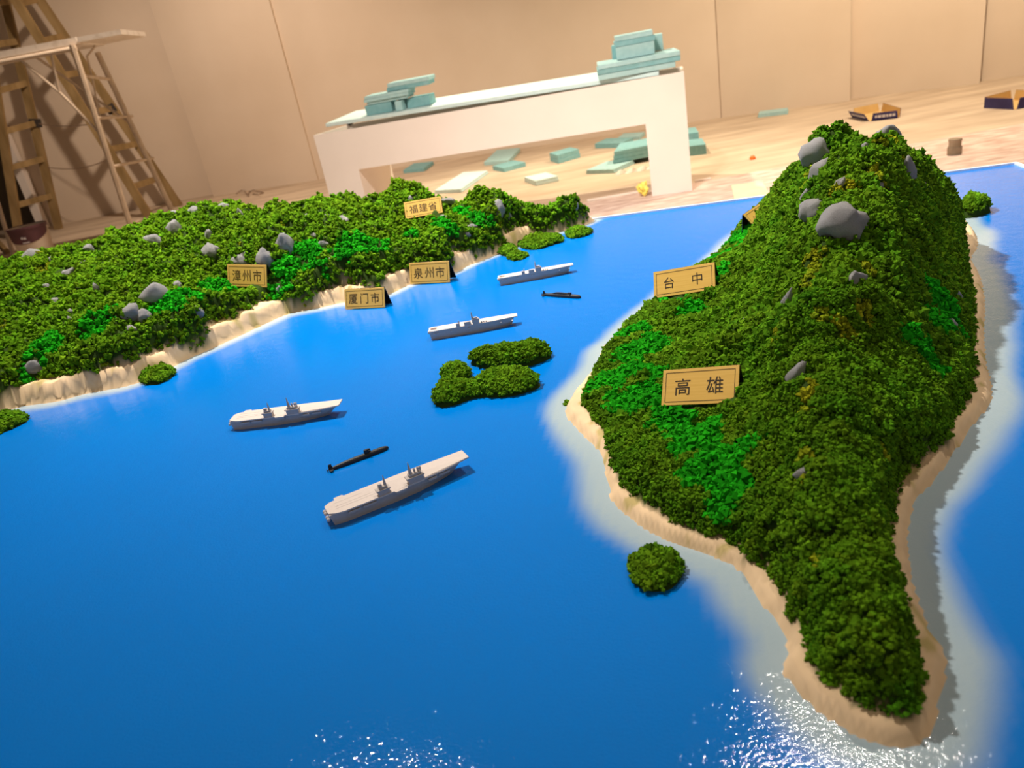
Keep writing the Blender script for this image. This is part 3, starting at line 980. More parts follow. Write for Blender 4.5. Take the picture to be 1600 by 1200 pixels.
def name_plate(chars, P, Q, tau, k, label, gaps, csize=0.40, back_deg=38):
    """Gold front leaning back and a black rear leg; local x along the plate, y up the front face, z out of it."""
    P, Q = Vector(P), Vector(Q)
    u = (Q - P)
    W = u.length
    u.normalize()
    n = u.cross(Vector((0, 0, 1))).normalized()
    up0 = n.cross(u)
    if up0.z < 0:
        up0 = -up0
    nn = u.cross(up0)                   # out of an upright plate, towards the reader
    if nn.dot(n) < 0 and False:
        nn = -nn
    up = (up0 * math.cos(tau) - nn * math.sin(tau)).normalized()
    out = u.cross(up)
    M = Matrix((u, up, out)).transposed().to_4x4()
    M.translation = (P + Q) / 2
    root = empty('name_plate', (0, 0, 0), 0, label, 'sign', 'gold name plates')
    root.matrix_world = M
    H = k * W
    t = 0.0016
    bm = bmesh.new()
    box(bm, -W / 2, W / 2, 0, H, -t, 0)
    soft(bm, 0.0003)
    obj('front_plate', bm, M_gold, root)
    # rear leg hinged at the top edge
    bk = math.radians(back_deg)
    dwn = Vector((0, -math.cos(bk), -math.sin(bk)))
    bm = bmesh.new()
    a0, b0 = Vector((-W / 2, H, -t)), Vector((W / 2, H, -t))
    off = Vector((0, math.sin(bk), -math.cos(bk))) * t
    vs_ = [bm.verts.new(v) for v in (a0, b0, b0 + dwn * H, a0 + dwn * H, a0 + off, b0 + off, b0 + dwn * H + off, a0 + dwn * H + off)]
    for fc in ((0, 1, 2, 3), (7, 6, 5, 4), (0, 4, 5, 1), (1, 5, 6, 2), (2, 6, 7, 3), (3, 7, 4, 0)):
        bm.faces.new([vs_[i] for i in fc])
    obj('rear_plate', bm, M_black, root)
    # thin engraved border
    bm = bmesh.new()
    g, lw = 0.045 * W, 0.007 * W
    x0, x1, y0, y1, e = -W / 2 + g, W / 2 - g, g * 0.9, H - g * 0.9, 0.0002
    for q in ((x0, x1, y0, y0 + lw), (x0, x1, y1 - lw, y1), (x0, x0 + lw, y0 + lw, y1 - lw), (x1 - lw, x1, y0 + lw, y1 - lw)):
        box(bm, *q, 0.00002, e)
    obj('border_line', bm, M_goldedge, root)
    for ch, gx in zip(chars, gaps):
        me = text_mesh(ch)
        co = np.array([v.co for v in me.vertices])
        mid = (co.min(0) + co.max(0)) / 2
        s = csize * H / max(np.ptp(co[:, 0]), np.ptp(co[:, 1]))
        for v in me.vertices:
            v.co = ((v.co.x - mid[0]) * s, (v.co.y - mid[1]) * s, 0)
        o = link('lettering', me, M_goldedge, root)
        o.location = (gx * W, H * 0.5, 0.00025)
    return root


name_plate('高雄', at(1033, 634, 0.690), at(1153, 629, 0.703), math.radians(40), 0.47, 'gold plate lettered 高雄 on the near slope of the island', (-0.22, 0.20), 0.46)
name_plate('台中', at(1022, 466, 0.673), at(1118, 452, 0.688), math.radians(30), 0.42, 'gold plate lettered 台中 above the western shore of the island', (-0.24, 0.22), 0.44)
name_plate('厦门市', (-0.2983, 1.4303, 0.6515), (-0.2147, 1.3911, 0.6515), math.radians(21), 0.42, 'gold plate lettered 厦门市 at the sandy water edge of the coast', (-0.28, 0.0, 0.27), 0.52)
name_plate('泉州市', at(641, 444, 0.652), at(703, 441, 0.6515), math.radians(18), 0.46, 'gold plate lettered 泉州市 at the water edge by the forest', (-0.28, 0.0, 0.27), 0.50)
name_plate('漳州市', at(356, 447, ZZ), at(417, 449, ZZ - 0.006), math.radians(18), 0.42, 'gold plate lettered 漳州市 below two pale rocks in the forest', (-0.26, 0.0, 0.27), 0.52)
name_plate('福建省', at(634, 342, FJ), at(692, 332, FJ), math.radians(30), 0.45, 'gold plate lettered 福建省 high on the coast hills', (-0.26, 0.0, 0.25), 0.50)
# the turned one beside the mountain: its ridge points away from the camera
_q = at(1187, 362, SEA + 0.040)
_p = at(1198, 341, SEA + 0.055)
_d = Vector(_p - _q)
_d.z = 0
_d = _d.normalized() * 0.085
name_plate('台北', tuple(_q), tuple(Vector(_q) + _d), math.radians(42), 0.50, 'gold plate turned sideways with its black rear open, beside the mountain', (-0.22, 0.2), 0.42, 46)


# ------------------------------------------------------------------ ships
def loft(bm, secs):
    """secs: list of rings of equal length."""
    R_ = [[bm.verts.new(v) for v in s] for s in secs]
    n = len(R_[0])
    for a_, b_ in zip(R_, R_[1:]):
        for k in range(n):
            try:
                bm.faces.new((a_[k], a_[(k + 1) % n], b_[(k + 1) % n], b_[k]))
            except ValueError:
                pass
    bm.faces.new(list(reversed(R_[0])))
    bm.faces.new(R_[-1])


def hull_bm(L, st):
    """st: (x water, x top, half beam at water, half beam at top, top height) in ship lengths."""
    bm = bmesh.new()
    loft(bm, [[(xw * L, -bw * L, 0), (xw * L, bw * L, 0), ((xw + xt) / 2 * L, (bw * .35 + bt * .65) * L, z * .55 * L), (xt * L, bt * L, z * L), (xt * L, -bt * L, z * L), ((xw + xt) / 2 * L, -(bw * .35 + bt * .65) * L, z * .55 * L)]
              for xw, xt, bw, bt, z in st])
    return bm


def two_island_ship():
    L = 0.158
    root = empty('aircraft_carrier', (0, 0, 0))
    hz = 0.082
    obj('hull', hull_bm(L, [(0.02, 0.0, .060, .066, hz), (0.10, 0.10, .074, .082, hz), (0.45, 0.45, .078, .086, hz), (0.62, 0.64, .066, .080, hz), (0.76, 0.82, .036, .066, hz), (0.84, 0.92, .012, .044, hz), (0.87, 0.965, .002, .016, hz)]), M_ship, root)
    bm = bmesh.new()
    outl = [(0.0, -.050), (0.0, .055), (.035, .080), (.075, .086), (.078, .118), (.135, .118), (.145, .100), (.50, .102), (.72, .100), (.84, .092), (1.0, .066), (1.0, -.056), (.80, -.078), (.655, -.086), (.652, -.094), (.53, -.096), (.525, -.118), (.445, -.118), (.435, -.098), (.10, -.094), (.04, -.078)]
    prism(bm, [(x * L, y * L) for x, y in outl], hz * L, (hz + 0.010) * L)
    for v in bm.verts:                                     # bow ramp
        if v.co.x > 0.9 * L:
            v.co.z += 0.012 * L
    dk = obj('flight_deck', bm, M_deck, root)
    bm = bmesh.new()
    for y in (0.0, 0.045, -0.03):
        box(bm, .06 * L, .80 * L, (y - .001) * L, (y + .001) * L, (hz + .0098) * L, (hz + .0106) * L)
    obj('deck_line', bm, M_ship, dk)
    zd = hz + 0.010

    def tower(x0, x1, y0, y1, h):
        bm = bmesh.new()
        box(bm, x0 * L, x1 * L, y0 * L, y1 * L, (zd - .012) * L, (zd + h * .55) * L)
        box(bm, (x0 - .010) * L, (x1 + .006) * L, (y0 - .006) * L, (y1 + .006) * L, (zd + h * .55) * L, (zd + h * .72) * L)
        box(bm, (x0 + .012) * L, (x1 - .010) * L, (y0 + .004) * L, (y1 - .004) * L, (zd + h * .72) * L, (zd + h) * L)
        soft(bm, 0.0003)
        return obj('island_tower', bm, M_ship, root)
    ta = tower(.335, .415, -.092, -.052, .058)
    bm = bmesh.new()
    lathe(bm, [(.011 * L, 0), (.006 * L, .045 * L), (.0015 * L, .075 * L)], 8)
    obj('mast', bm, M_ship, ta, (.395 * L, -.072 * L, (zd + .055) * L))
    bm = bmesh.new()
    box(bm, -.012 * L, .012 * L, -.010 * L, .010 * L, 0, .022 * L)
    obj('radar', bm, M_ship, ta, (.36 * L, -.072 * L, (zd + .056) * L))
    tb = tower(.545, .655, -.094, -.050, .064)
    bm = bmesh.new()
    lathe(bm, [(.014 * L, 0), (.009 * L, .04 * L), (.002 * L, .088 * L)], 8)
    obj('mast', bm, M_ship, tb, (.575 * L, -.072 * L, (zd + .062) * L))
    for dx in (.605, .63, .645):
        bm = bmesh.new()
        lathe(bm, [(.004 * L, 0), (.008 * L, .016 * L), (.009 * L, .026 * L), (.003 * L, .034 * L)], 8)
        obj('radar', bm, M_ship, tb, (dx * L, -.072 * L, (zd + .062) * L))
    for x0, x1 in ((.12, .20), (.22, .31), (.68, .74), (.76, .84), (.45, .52)):
        for s in (-1, 1):
            if s == 1 and x0 == .45:
                continue
            bm = bmesh.new()
            y = .094 if x0 < .6 else .084
            if x0 > .75:
                y = .070
            box(bm, x0 * L, x1 * L, s * y * L - .006 * L, s * y * L + .006 * L, (hz - .022) * L, (hz - .008) * L)
            obj('sponson', bm, M_ship, root)
    for y in (-.052, -.022, .01, .04):
        bm = bmesh.new()
        lathe(bm, [(.004 * L, -.012 * L), (.012 * L, -.008 * L), (.012 * L, .006 * L), (.005 * L, .012 * L)], 8)
        obj('stern_fitting', bm, M_deck, root, (-.008 * L, y * L, (hz - .03 + (.012 if y > 0 else 0)) * L))
    return root, L


def one_island_ship():
    L = 0.147
    root = empty('helicopter_carrier', (0, 0, 0))
    hz = 0.095
    obj('hull', hull_bm(L, [(0.012, 0.0, .058, .064, hz), (0.12, 0.12, .066, .070, hz), (0.55, 0.55, .066, .070, hz), (0.74, 0.76, .046, .062, hz), (0.88, 0.92, .014, .040, hz), (0.925, 0.965, .002, .016, hz)]), M_ship, root)
    bm = bmesh.new()
    prism(bm, [(x * L, y * L) for x, y in [(-.005, -.050), (-.005, .070), (.02, .076), (.60, .078), (.86, .068), (1.0, .056), (1.0, -.044), (.80, -.066), (.66, -.076), (.05, -.074)]], hz * L, (hz + .010) * L)
    dk = obj('flight_deck', bm, M_deck, root)
    bm = bmesh.new()
    box(bm, .015 * L, .085 * L, -.020 * L, .035 * L, (hz + .0095) * L, (hz + .0112) * L)
    obj('lift_hatch', bm, M_hatch, dk)
    zd = hz + .010
    bm = bmesh.new()
    box(bm, .50 * L, .575 * L, -.076 * L, -.038 * L, (zd - .01) * L, (zd + .060) * L)
    box(bm, .495 * L, .582 * L, -.078 * L, -.034 * L, (zd + .034) * L, (zd + .048) * L)
    box(bm, .515 * L, .562 * L, -.070 * L, -.044 * L, (zd + .060) * L, (zd + .074) * L)
    soft(bm, 0.0003)
    t_ = obj('island_tower', bm, M_ship, root)
    bm = bmesh.new()
    lathe(bm, [(.012 * L, 0), (.009 * L, .08 * L), (.004 * L, .125 * L)], 8)
    obj('mast', bm, M_ship, t_, (.505 * L, -.056 * L, (zd + .01) * L))
    for x0, x1, h in ((.315, .355, .040), (.405, .480, .040)):
        bm = bmesh.new()
        box(bm, x0 * L, x1 * L, -.074 * L, -.044 * L, (zd - .008) * L, (zd + h) * L)
        soft(bm, 0.0003)
        q = obj('funnel_block', bm, M_ship, root)
        if x0 < .4:
            bm = bmesh.new()
            box(bm, (x1 - .012) * L, x1 * L, -.064 * L, -.054 * L, (zd + h) * L, (zd + h + .024) * L)
            obj('mast', bm, M_ship, q)
    for x0, r in ((.60, .008), (.625, .006), (.65, .007)):
        bm = bmesh.new()
        box(bm, -r * L, r * L, -r * L, r * L, 0, .016 * L)
        obj('deck_gear', bm, M_ship, root, (x0 * L, -.062 * L, zd * L))
    for x0 in (.05, .09, .24, .44, .80, .93):
        bm = bmesh.new()
        box(bm, x0 * L, (x0 + .018) * L, -.080 * L, -.064 * L, (hz - .030) * L, (hz - .020) * L)
        obj('sponson', bm, M_deck, root)
    bm = bmesh.new()
    box(bm, -.016 * L, .006 * L, -.030 * L, .020 * L, (hz - .030) * L, (hz - .008) * L)
    obj('stern_fitting', bm, M_deck, root)
    return root, L


def float_ship(root, a_px, b_px, half_beam):
    """Near-side waterline from the stern pixel to the bow pixel."""
    A, B = Vector(at(*a_px, SEA)), Vector(at(*b_px, SEA))
    d = (B - A).normalized()
    side = Vector((-d.y, d.x, 0))
    root.location = A + side * half_beam
    root.location.z = SEA
    root.rotation_euler = (0, 0, math.atan2(d.y, d.x))


q1, LQ = two_island_ship()
q2 = copy_tree(q1)
float_ship(q1, (520, 824), (690, 755), 0.074 * LQ)
tag(q1, 'largest grey carrier model with two deck towers, nearest the camera', 'ship', 'grey warship models')
float_ship(q2, (362, 673), (505, 655), 0.074 * LQ)
tag(q2, 'two-towered grey carrier model afloat at the left, below the coast', 'ship', 'grey warship models')
i1, LI = one_island_ship()
i2 = copy_tree(i1)
float_ship(i1, (673, 532), (800, 510), 0.064 * LI)
tag(i1, 'slim single-towered grey ship model beside the cluster of islets', 'ship', 'grey warship models')
float_ship(i2, (781, 447), (893, 427), 0.064 * LI)
tag(i2, 'slim single-towered grey ship model farthest off, beside the humped black submarine', 'ship', 'grey warship models')


def submarine(humped, L, label):
    root = empty('submarine', (0, 0, 0), 0, label, 'submarine', 'black submarine models')
    r = L * (.048 if not humped else .050)
    bm = bmesh.new()
    lathe(bm, [(.08 * r, 0), (.25 * r, .02 * L), (.60 * r, .12 * L), (.92 * r, .28 * L), (r, .42 * L), (r, .84 * L), (.93 * r, .91 * L), (.72 * r, .96 * L), (.4 * r, .99 * L), (.08 * r, L)], 20, 'x')
    obj('hull', bm, M_sub, root, (0, 0, r * .55), smooth=True)
    zt = r * 1.50
    x0, x1, h = (.68, .78, .036) if humped else (.60, .72, .055)
    bm = bmesh.new()
    lo = [(x0 * L, -.012 * L), ((x0 + .03) * L, -.019 * L), ((x1 - .03) * L, -.019 * L), (x1 * L, 0), ((x1 - .03) * L, .019 * L), ((x0 + .03) * L, .019 * L), (x0 * L, .012 * L)]
    prism(bm, lo, zt - r * .5, zt + h * L)
    for v in bm.verts:
        if v.co.z > zt:
            v.co.x = v.co.x * .86 + (x0 + x1) / 2 * L * .14 - .004 * L
    sl = obj('sail', bm, M_sub, root)
    bm = bmesh.new()
    for s in (-1, 1):
        box(bm, (x1 - .055) * L, (x1 - .025) * L, min(0, s * .05 * L), max(0, s * .05 * L), zt + h * L * .55, zt + h * L * .66)
    obj('sail_plane', bm, M_sub, sl)
    if humped:
        bm = bmesh.new()
        loft(bm, [[(x * L, -w_ * r, zt - r * .7), (x * L, w_ * r, zt - r * .7), (x * L, w_ * .8 * r, zt + k * L), (x * L, -w_ * .8 * r, zt + k * L)] for x, w_, k in ((.26, .5, -.012), (.36, .66, .020), (.50, .7, .022), (.66, .66, .014), (.72, .5, .0))])
        obj('missile_deck', bm, M_sub, root)
    zc = r * .55
    for ang in (90, 0, 180):
        bm = bmesh.new()
        prism(bm, [(.015 * L, 0), (.085 * L, 0), (.068 * L, .082 * L), (.022 * L, .082 * L)], -.005 * L, .005 * L)
        o = obj('tail_fin', bm, M_sub, root, (0, 0, zc))
        o.rotation_euler = (math.radians(ang), 0, 0)
    bm = bmesh.new()
    for k in range(5):
        a_ = k * 2 * math.pi / 5
        bar(bm, (-.012 * L, 0, 0), (-.012 * L, math.cos(a_) * .030 * L, math.sin(a_) * .030 * L), .012 * L, .004 * L, up=(1, 0, 0.3))
    lathe(bm, [(.006 * L, -.02 * L), (.008 * L, .004 * L)], 8, 'x')
    obj('propeller', bm, M_sub, root, (0, 0, zc))
    return root


def lay_sub(root, a_px, b_px):
    A, B = Vector(at(*a_px, SEA)), Vector(at(*b_px, SEA))
    root.location = A
    root.rotation_euler = (0, 0, math.atan2(B.y - A.y, B.x - A.x))


s1 = submarine(False, 0.0755, 'slim black submarine model with plain sail between the two carriers')
lay_sub(s1, (513, 737), (602, 703))
s2 = submarine(True, 0.083, 'black submarine model with a humped back beside the farthest ship')
lay_sub(s2, (848, 462), (907, 466))

# ------------------------------------------------------------------ white desk behind the table
DL, DH, DD, BEAM, LEG = 2.636, 0.762, 0.66, 0.284, 0.270
DROT = math.atan2(-0.2663, 0.9639)
D0 = Vector((-1.0866, 5.7581, 0.0065))
desk = empty('white_desk', D0, DROT, 'long white board desk with two block legs and open top', 'desk')
T = 0.018


def u_panel(y0):
    bm = bmesh.new()
    pts = [(0, 0), (LEG + .01, 0), (LEG + .01, DH - BEAM), (DL - LEG, DH - BEAM), (DL - LEG, 0), (DL, 0), (DL, DH), (0, DH)]
    a_ = [bm.verts.new((x, y0, z)) for x, z in pts]
    b_ = [bm.verts.new((x, y0 + T, z)) for x, z in pts]
    for i in range(8):
        bm.faces.new((a_[i], a_[(i + 1) % 8], b_[(i + 1) % 8], b_[i]))
    for s in (a_, b_):
        for q in ((0, 1, 2, 7), (2, 3, 6, 7), (3, 4, 5, 6)):
            bm.faces.new([s[i] for i in q])
    return bm


obj('front_panel', u_panel(0), M_white, desk)
obj('back_panel', u_panel(DD - T), M_white, desk)
for x in (0.0005, LEG + .01 - T - .0005, DL - LEG + .0005, DL - T - .0005):
    bm = bmesh.new()
    box(bm, x, x + T, T, DD - T, 0, DH - (0 if x < .01 or x > DL - .1 else BEAM))
    obj('side_panel', bm, M_white, desk)
bm = bmesh.new()
box(bm, LEG, DL - LEG, T, DD - T, DH - BEAM, DH - BEAM + T)
obj('underside_panel', bm, M_white, desk)


def foam_block(x, y, z, L, D, Tk, rot, label, name='foam_offcut', layers=1, mt=None, group='blue foam offcuts', tilt=0.0, cat='foam'):
    """Foam piece with its front left bottom corner at x, y, z. Glued sheets of a layered piece are its parts."""
    root = empty(name, (x, y, z), rot, label, cat, group)
    root.rotation_euler = (tilt, 0, rot)
    for k in range(layers):
        r = random.Random(int(x * 1000 + y * 100 + k))
        j = 0.0 if layers == 1 else 0.012
        bm = bmesh.new()
        box(bm, r.uniform(-j, j), L + r.uniform(-j, j), r.uniform(-j, j), D, Tk / layers * k, Tk / layers * (k + 1) - .0008)
        for v in bm.verts:
            v.co.x += r.uniform(-.004, .004)
            v.co.y += r.uniform(-.004, .004)
        soft(bm, 0.002)
        obj('foam_sheet', bm, mt or (M_foam if (k + int(x * 10)) % 2 == 0 else M_foam2), root)
    return root


def desk_piece(px, v, z, L, D, Tk, label, layers=1, rot=0.0, mt=None, tilt=0.0):
    """Left front corner on the sight-line column px, v metres behind the desk's front, underside at z."""
    e, n_ = np.array([math.cos(DROT), math.sin(DROT)]), np.array([-math.sin(DROT), math.cos(DROT)])
    lo_, hi_ = -0.3, 3.0
    for _ in range(40):
        mid = (lo_ + hi_) / 2
        q = np.array([*(np.array(D0.xy) + e * mid + n_ * v), z])
        if proj(q)[0] < px:
            lo_ = mid
        else:
            hi_ = mid
    return foam_block(q[0], q[1], z, L, D, Tk, DROT + rot, label, layers=layers, mt=mt, tilt=tilt, group='foam pieces on the white desk')


# wide sheet over the desk, its back edge propped a little higher
bt = 0.05
BZ = DH + .003
fb = foam_block(*(D0 + Vector((math.cos(DROT) * .10 - math.sin(DROT) * .035, math.sin(DROT) * .10 + math.cos(DROT) * .035, 0))).xy, BZ, 2.38, .60, .026, DROT - .010,
                'long pale blue foam sheet laid over the white desk', name='foam_board', mt=M_foamlit, tilt=bt, group=None)
fb.rotation_euler = (bt, 0.016, DROT - .006)
fb.location.z += .042
zs = BZ + .066
desk_piece(574, .10, zs, .195, .14, .068, 'dark teal foam block at the bottom left of the left pile', mt=M_foam, tilt=bt)
desk_piece(619, .08, zs - .003, .055, .16, .066, 'short upright pale foam block at the front of the left pile', mt=M_foam2, tilt=bt)
desk_piece(638, .14, zs - .002, .17, .16, .066, 'dark foam block at the right end of the left pile', mt=M_foam, tilt=bt)
desk_piece(572, .09, zs + .070, .33, .16, .060, 'layered pale foam piece lying across the left pile', 3, mt=M_foam2, tilt=bt)
desk_piece(607, .10, zs + .131, .31, .16, .055, 'long two-layer foam piece topping the left pile', 2, tilt=bt)
zr = BZ + .036
desk_piece(935, -.02, zr, .50, .30, .034, 'lowest flat foam slab of the right pile', 1, .10, tilt=bt)
desk_piece(934, -.03, zr + .035, .53, .30, .030, 'middle wide foam slab of the right pile', 1, .11, mt=M_foam, tilt=bt)
desk_piece(935, -.03, zr + .066, .525, .30, .028, 'upper wide foam slab of the right pile', 1, .11, mt=M_foam2, tilt=bt)
zr += .100
desk_piece(964, .06, zr, .245, .15, .078, 'foam block with smooth pale front high on the right pile', 1, .08, mt=M_foam2, tilt=bt)
desk_piece(957, .23, zr + .006, .10, .10, .085, 'dark foam offcut at the back left of the right pile', 1, mt=M_foam, tilt=bt)
desk_piece(1006, .26, zr + .010, .13, .10, .100, 'pale foam offcut at the back right of the right pile', 1, mt=M_foam2, tilt=bt)
desk_piece(960, .06, zr + .079, .255, .14, .064, 'topmost layered foam piece of the right pile', 2, .08, tilt=bt)
bm = bmesh.new()
box(bm, -.02, .02, -.02, .02, 0, .045)
box(bm, -.012, .012, -.021, -.019, .005, .04)
soft(bm, .003)
q = D0 + Vector((math.cos(DROT) * .03 - math.sin(DROT) * .63, math.sin(DROT) * .03 + math.cos(DROT) * .63, DH + .0005))
tag(obj('small_block', bm, M_dark, loc=q, rotz=DROT), 'small dark block at the left back corner of the white desk', 'block')  # a plain dark block, left unidentified


# ------------------------------------------------------------------ foam scattered on the floor
def floor_foam(A, B, C, Tk, label, layers=1, mt=None, z=0.0, skew=True, tilt=0.0):
    """A front left, B front right, C back right floor corners (pixels); a parallelogram sheet."""
    a_, b_, c_ = (Vector(at(*p_, z)) for p_ in (A, B, C))
    root = empty('foam_offcut', (a_.x, a_.y, z), 0, label, 'foam', 'blue foam offcuts')
    u, v = b_ - a_, c_ - b_
    for k in range(layers):
        s = 0.02 * k
        bm = bmesh.new()
        pts = [u * s, u * (1 - s), u * (1 - s) + v * (1 - s), v * (1 - s) + u * s]
        prism(bm, [(p_.x, p_.y) for p_ in pts], Tk / layers * k, Tk / layers * (k + 1) - .001)
        soft(bm, .002)
        obj('foam_sheet', bm, mt or (M_foam, M_foam2)[k % 2], root)
    root.rotation_euler = (0, tilt, 0)
    return root


floor_foam((679, 303), (722, 301), (764, 271), .035, 'large pale foam slab on the floor behind the coast hills', 2, M_foamlit)
floor_foam((820, 284), (838, 291), (874, 283), .045, 'white-lit square foam block in the bright patch of floor', 2, M_foamlit)
floor_foam((770.5, 266), (788, 269.5), (822, 260), .045, 'foam block beside the white-lit one, under the middle of the desk beam', 1, M_foam)
floor_foam((757, 259), (796, 256), (813, 236), .040, 'broad foam slab lying under the desk beam, left of centre', 1, M_foam2)
floor_foam((631, 271), (663, 268), (678, 257), .040, 'foam slab by the left leg of the desk', 1, M_foam)
floor_foam((860, 252), (873, 256), (907, 246), .085, 'thick lone foam block under the middle of the desk', 2, M_foam)
floor_foam((930, 232), (972, 231), (990, 222), .050, 'flat foam slab far under the desk beam, right of centre', 1, M_foam)
floor_foam((966, 220), (1000, 218), (1008, 211), .035, 'farthest foam slab seen through the desk opening', 1, M_foam2)
floor_foam((916, 272), (960, 271), (992, 256), .036, 'flat foam slab leading in under the thick pile by the right leg', 2, M_foam2)
floor_foam((958, 256), (1030, 242), (1035, 228), .10, 'thick three-layer foam pile beside the right leg of the desk', 3, M_foam, z=0.038)
floor_foam((1077, 244), (1104, 241), (1098, 231), .085, 'lower foam block right of the desk leg', 1, M_foam)
floor_foam((1076, 231), (1093, 229), (1088, 220), .13, 'taller foam block behind the right desk leg', 1, M_foam)
floor_foam((1184, 184), (1231, 178.5), (1232, 174), .040, 'pair of thin foam strips lying against the back wall', 2, M_foam2)

# torn paper in front of the thick pile
bm = bmesh.new()
a_, b_ = Vector(at(962, 274, 0)), Vector(at(1017, 264, 0))
pr = None
for k in range(13):
    t_ = k / 12
    c_ = a_.lerp(b_, t_)
    h_ = .012 + .028 * abs(math.sin(k * 2.3))
    d_ = .05 + .03 * math.sin(k * 1.7)
    cur = [bm.verts.new(v) for v in ((c_.x, c_.y - d_ * .4, .001), (c_.x, c_.y, h_), (c_.x, c_.y + .012, h_ * .8), (c_.x, c_.y - d_ * .4 + .01, .0005))]
    if pr:
        for i in range(4):
            bm.faces.new((pr[i], pr[(i + 1) % 4], cur[(i + 1) % 4], cur[i]))
    pr = cur
tag(obj('torn_paper', bm, M_paper), 'crumpled white strip of torn paper at the foot of the thick foam pile', 'paper')

# plywood sheet, batten and scraps between the desk and the table
pa, pb = Vector(at(918, 317, 0)), Vector(at(1112, 282, 0))
pd = (pb - pa).normalized()
pn = Vector((pd.y, -pd.x, 0))
bm = bmesh.new()
box(bm, -2.2, 6.0, -1.6, 0.0, 0, .006)
tag(obj('plywood_sheet', bm, M_ply, loc=pa, rotz=math.atan2(pd.y, pd.x)), 'pinkish stained plywood sheet on the floor along the far table edge', 'plywood')
for (ax, ay), (bx, by), lab in (((918, 317), (1014, 300.5), 'long thin pale batten on the floor left of the right desk leg'), ((1087, 286.6), (1112, 282), 'short pale batten on the floor right of the right desk leg')):
    ba, bb = Vector(at(ax, ay, 0)), Vector(at(bx, by, 0))
    bm = bmesh.new()
    box(bm, 0, (bb - ba).length, 0.003, .030, .0065, .020)
    soft(bm, .002)
    tag(obj('wooden_batten', bm, M_batten, loc=ba, rotz=math.atan2((bb - ba).y, (bb - ba).x)), lab, 'batten', 'pale battens on the floor')
qs = [at(x, y, .0065) for x, y in ((1148, 312), (1202, 304), (1191, 284), (1143, 290))]
c_ = sum(qs) / 4
bm = bmesh.new()
prism(bm, [(v[0] - c_[0], v[1] - c_[1]) for v in qs], 0, .002)
tag(obj('cream_sheet', bm, M_cream, loc=c_), 'square cream sheet lying on the plywood behind the table edge', 'sheet')
q = at(1006, 301, .03)
bm = bmesh.new()
bmesh.ops.create_icosphere(bm, subdivisions=3, radius=.036)
for v in bm.verts:
    k = 1 + .55 * mnoise.noise(v.co * 45) + .35 * mnoise.noise(v.co * 90)
    v.co *= k
    v.co.z *= 1.15
zmin = min(v.co.z for v in bm.verts)
tag(obj('yellow_wrapper', bm, M_yellow, loc=(q[0], q[1], -zmin + .0065)), 'crumpled yellow wrapper on the floor beside the right desk leg', 'wrapper')
q = at(1176, 249, 0)
bm = bmesh.new()
lathe(bm, [(.022, 0), (.024, .012), (.018, .022), (.010, .030)], 14)
tag(obj('orange_cap', bm, M_orange, loc=q), 'small orange plastic cap alone on the open floor', 'cap')
q = at(1491, 242, 0)
bm = bmesh.new()
lathe(bm, [(.042, 0), (.042, .05), (.036, .055), (.036, .085), (.040, .09), (.038, .10)], 18)
tag(obj('cardboard_tube', bm, M_tubecard, loc=q), 'short brown card tube standing behind the right end of the table', 'tube')


# cardboard trays
def tray(corners, h, splay, label, printed):
    """Four floor corners in order (left, front, right, back)."""
    pts = [Vector(at(x, y, 0)) for x, y in corners]
    c_ = sum(pts, Vector()) / 4
    root = empty('cardboard_tray', c_, 0, label, 'box', 'flattened cardboard trays')
    loc = [p_ - c_ for p_ in pts]
    bm = bmesh.new()
    prism(bm, [(p_.x, p_.y) for p_ in loc], .0005, .005)
    obj('bottom_panel', bm, M_kraft, root)
    for i in range(4):
        a_, b_ = loc[i], loc[(i + 1) % 4]
        e = (b_ - a_).normalized()
        o_ = Vector((e.y, -e.x, 0))
        if o_.dot(a_ + b_) < 0:
            o_ = -o_
        s_ = splay[i]
        up = Vector((0, 0, 1)) * (h * math.cos(s_)) + o_ * (h * math.sin(s_))
        a2, b2 = a_ + e * .012, b_ - e * .012
        th = o_ * .004
        bm = bmesh.new()
        V_ = [bm.verts.new(v) for v in (a2, b2, b2 + up - e * .012, a2 + up + e * .012, a2 + th, b2 + th, b2 + up + th - e * .012, a2 + up + th + e * .012)]
        for k, fc in enumerate(((0, 1, 2, 3), (7, 6, 5, 4), (0, 4, 5, 1), (1, 5, 6, 2), (2, 6, 7, 3), (3, 7, 4, 0))):
            f_ = bm.faces.new([V_[j] for j in fc])
            f_.material_index = 0 if k == 0 else 1
        sp = obj('side_panel', bm, [M_kraft, M_navy], root)
        if printed and i in (0, 1):
            bm = bmesh.new()
            L_ = (b2 - a2).length
            n_out = e.cross(up).normalized()
            if n_out.dot(o_) < 0:
                n_out = -n_out
            x_ = L_ * .14
            r_ = random.Random(i)
            while x_ < L_ * .84:
                w_ = r_.uniform(.012, .030)
                base = a2 + th + n_out * .0008 + e * x_ + up * .34
                q_ = [bm.verts.new(base), bm.verts.new(base + e * w_), bm.verts.new(base + e * w_ + up * .34), bm.verts.new(base + up * .34)]
                bm.faces.new(q_)
                x_ += w_ + .006
            obj('print_band', bm, M_print, sp)
    return root


tray([(1331, 183), (1359, 189.5), (1406, 184), (1376, 174)], .075, (0.55, 0.45, 0.15, 0.1), 'opened navy and brown cardboard tray with white print behind the peak', True)
tray([(1536, 169), (1586, 171.5), (1640, 161), (1582, 157)], .085, (0.1, 0.1, 0.05, 0.05), 'plain navy and brown cardboard tray cut by the right edge', False)


# ------------------------------------------------------------------ left: wooden stepladder, metal work platform, bucket
def lerp(a_, b_, t_):
    return Vector(a_).lerp(Vector(b_), t_)


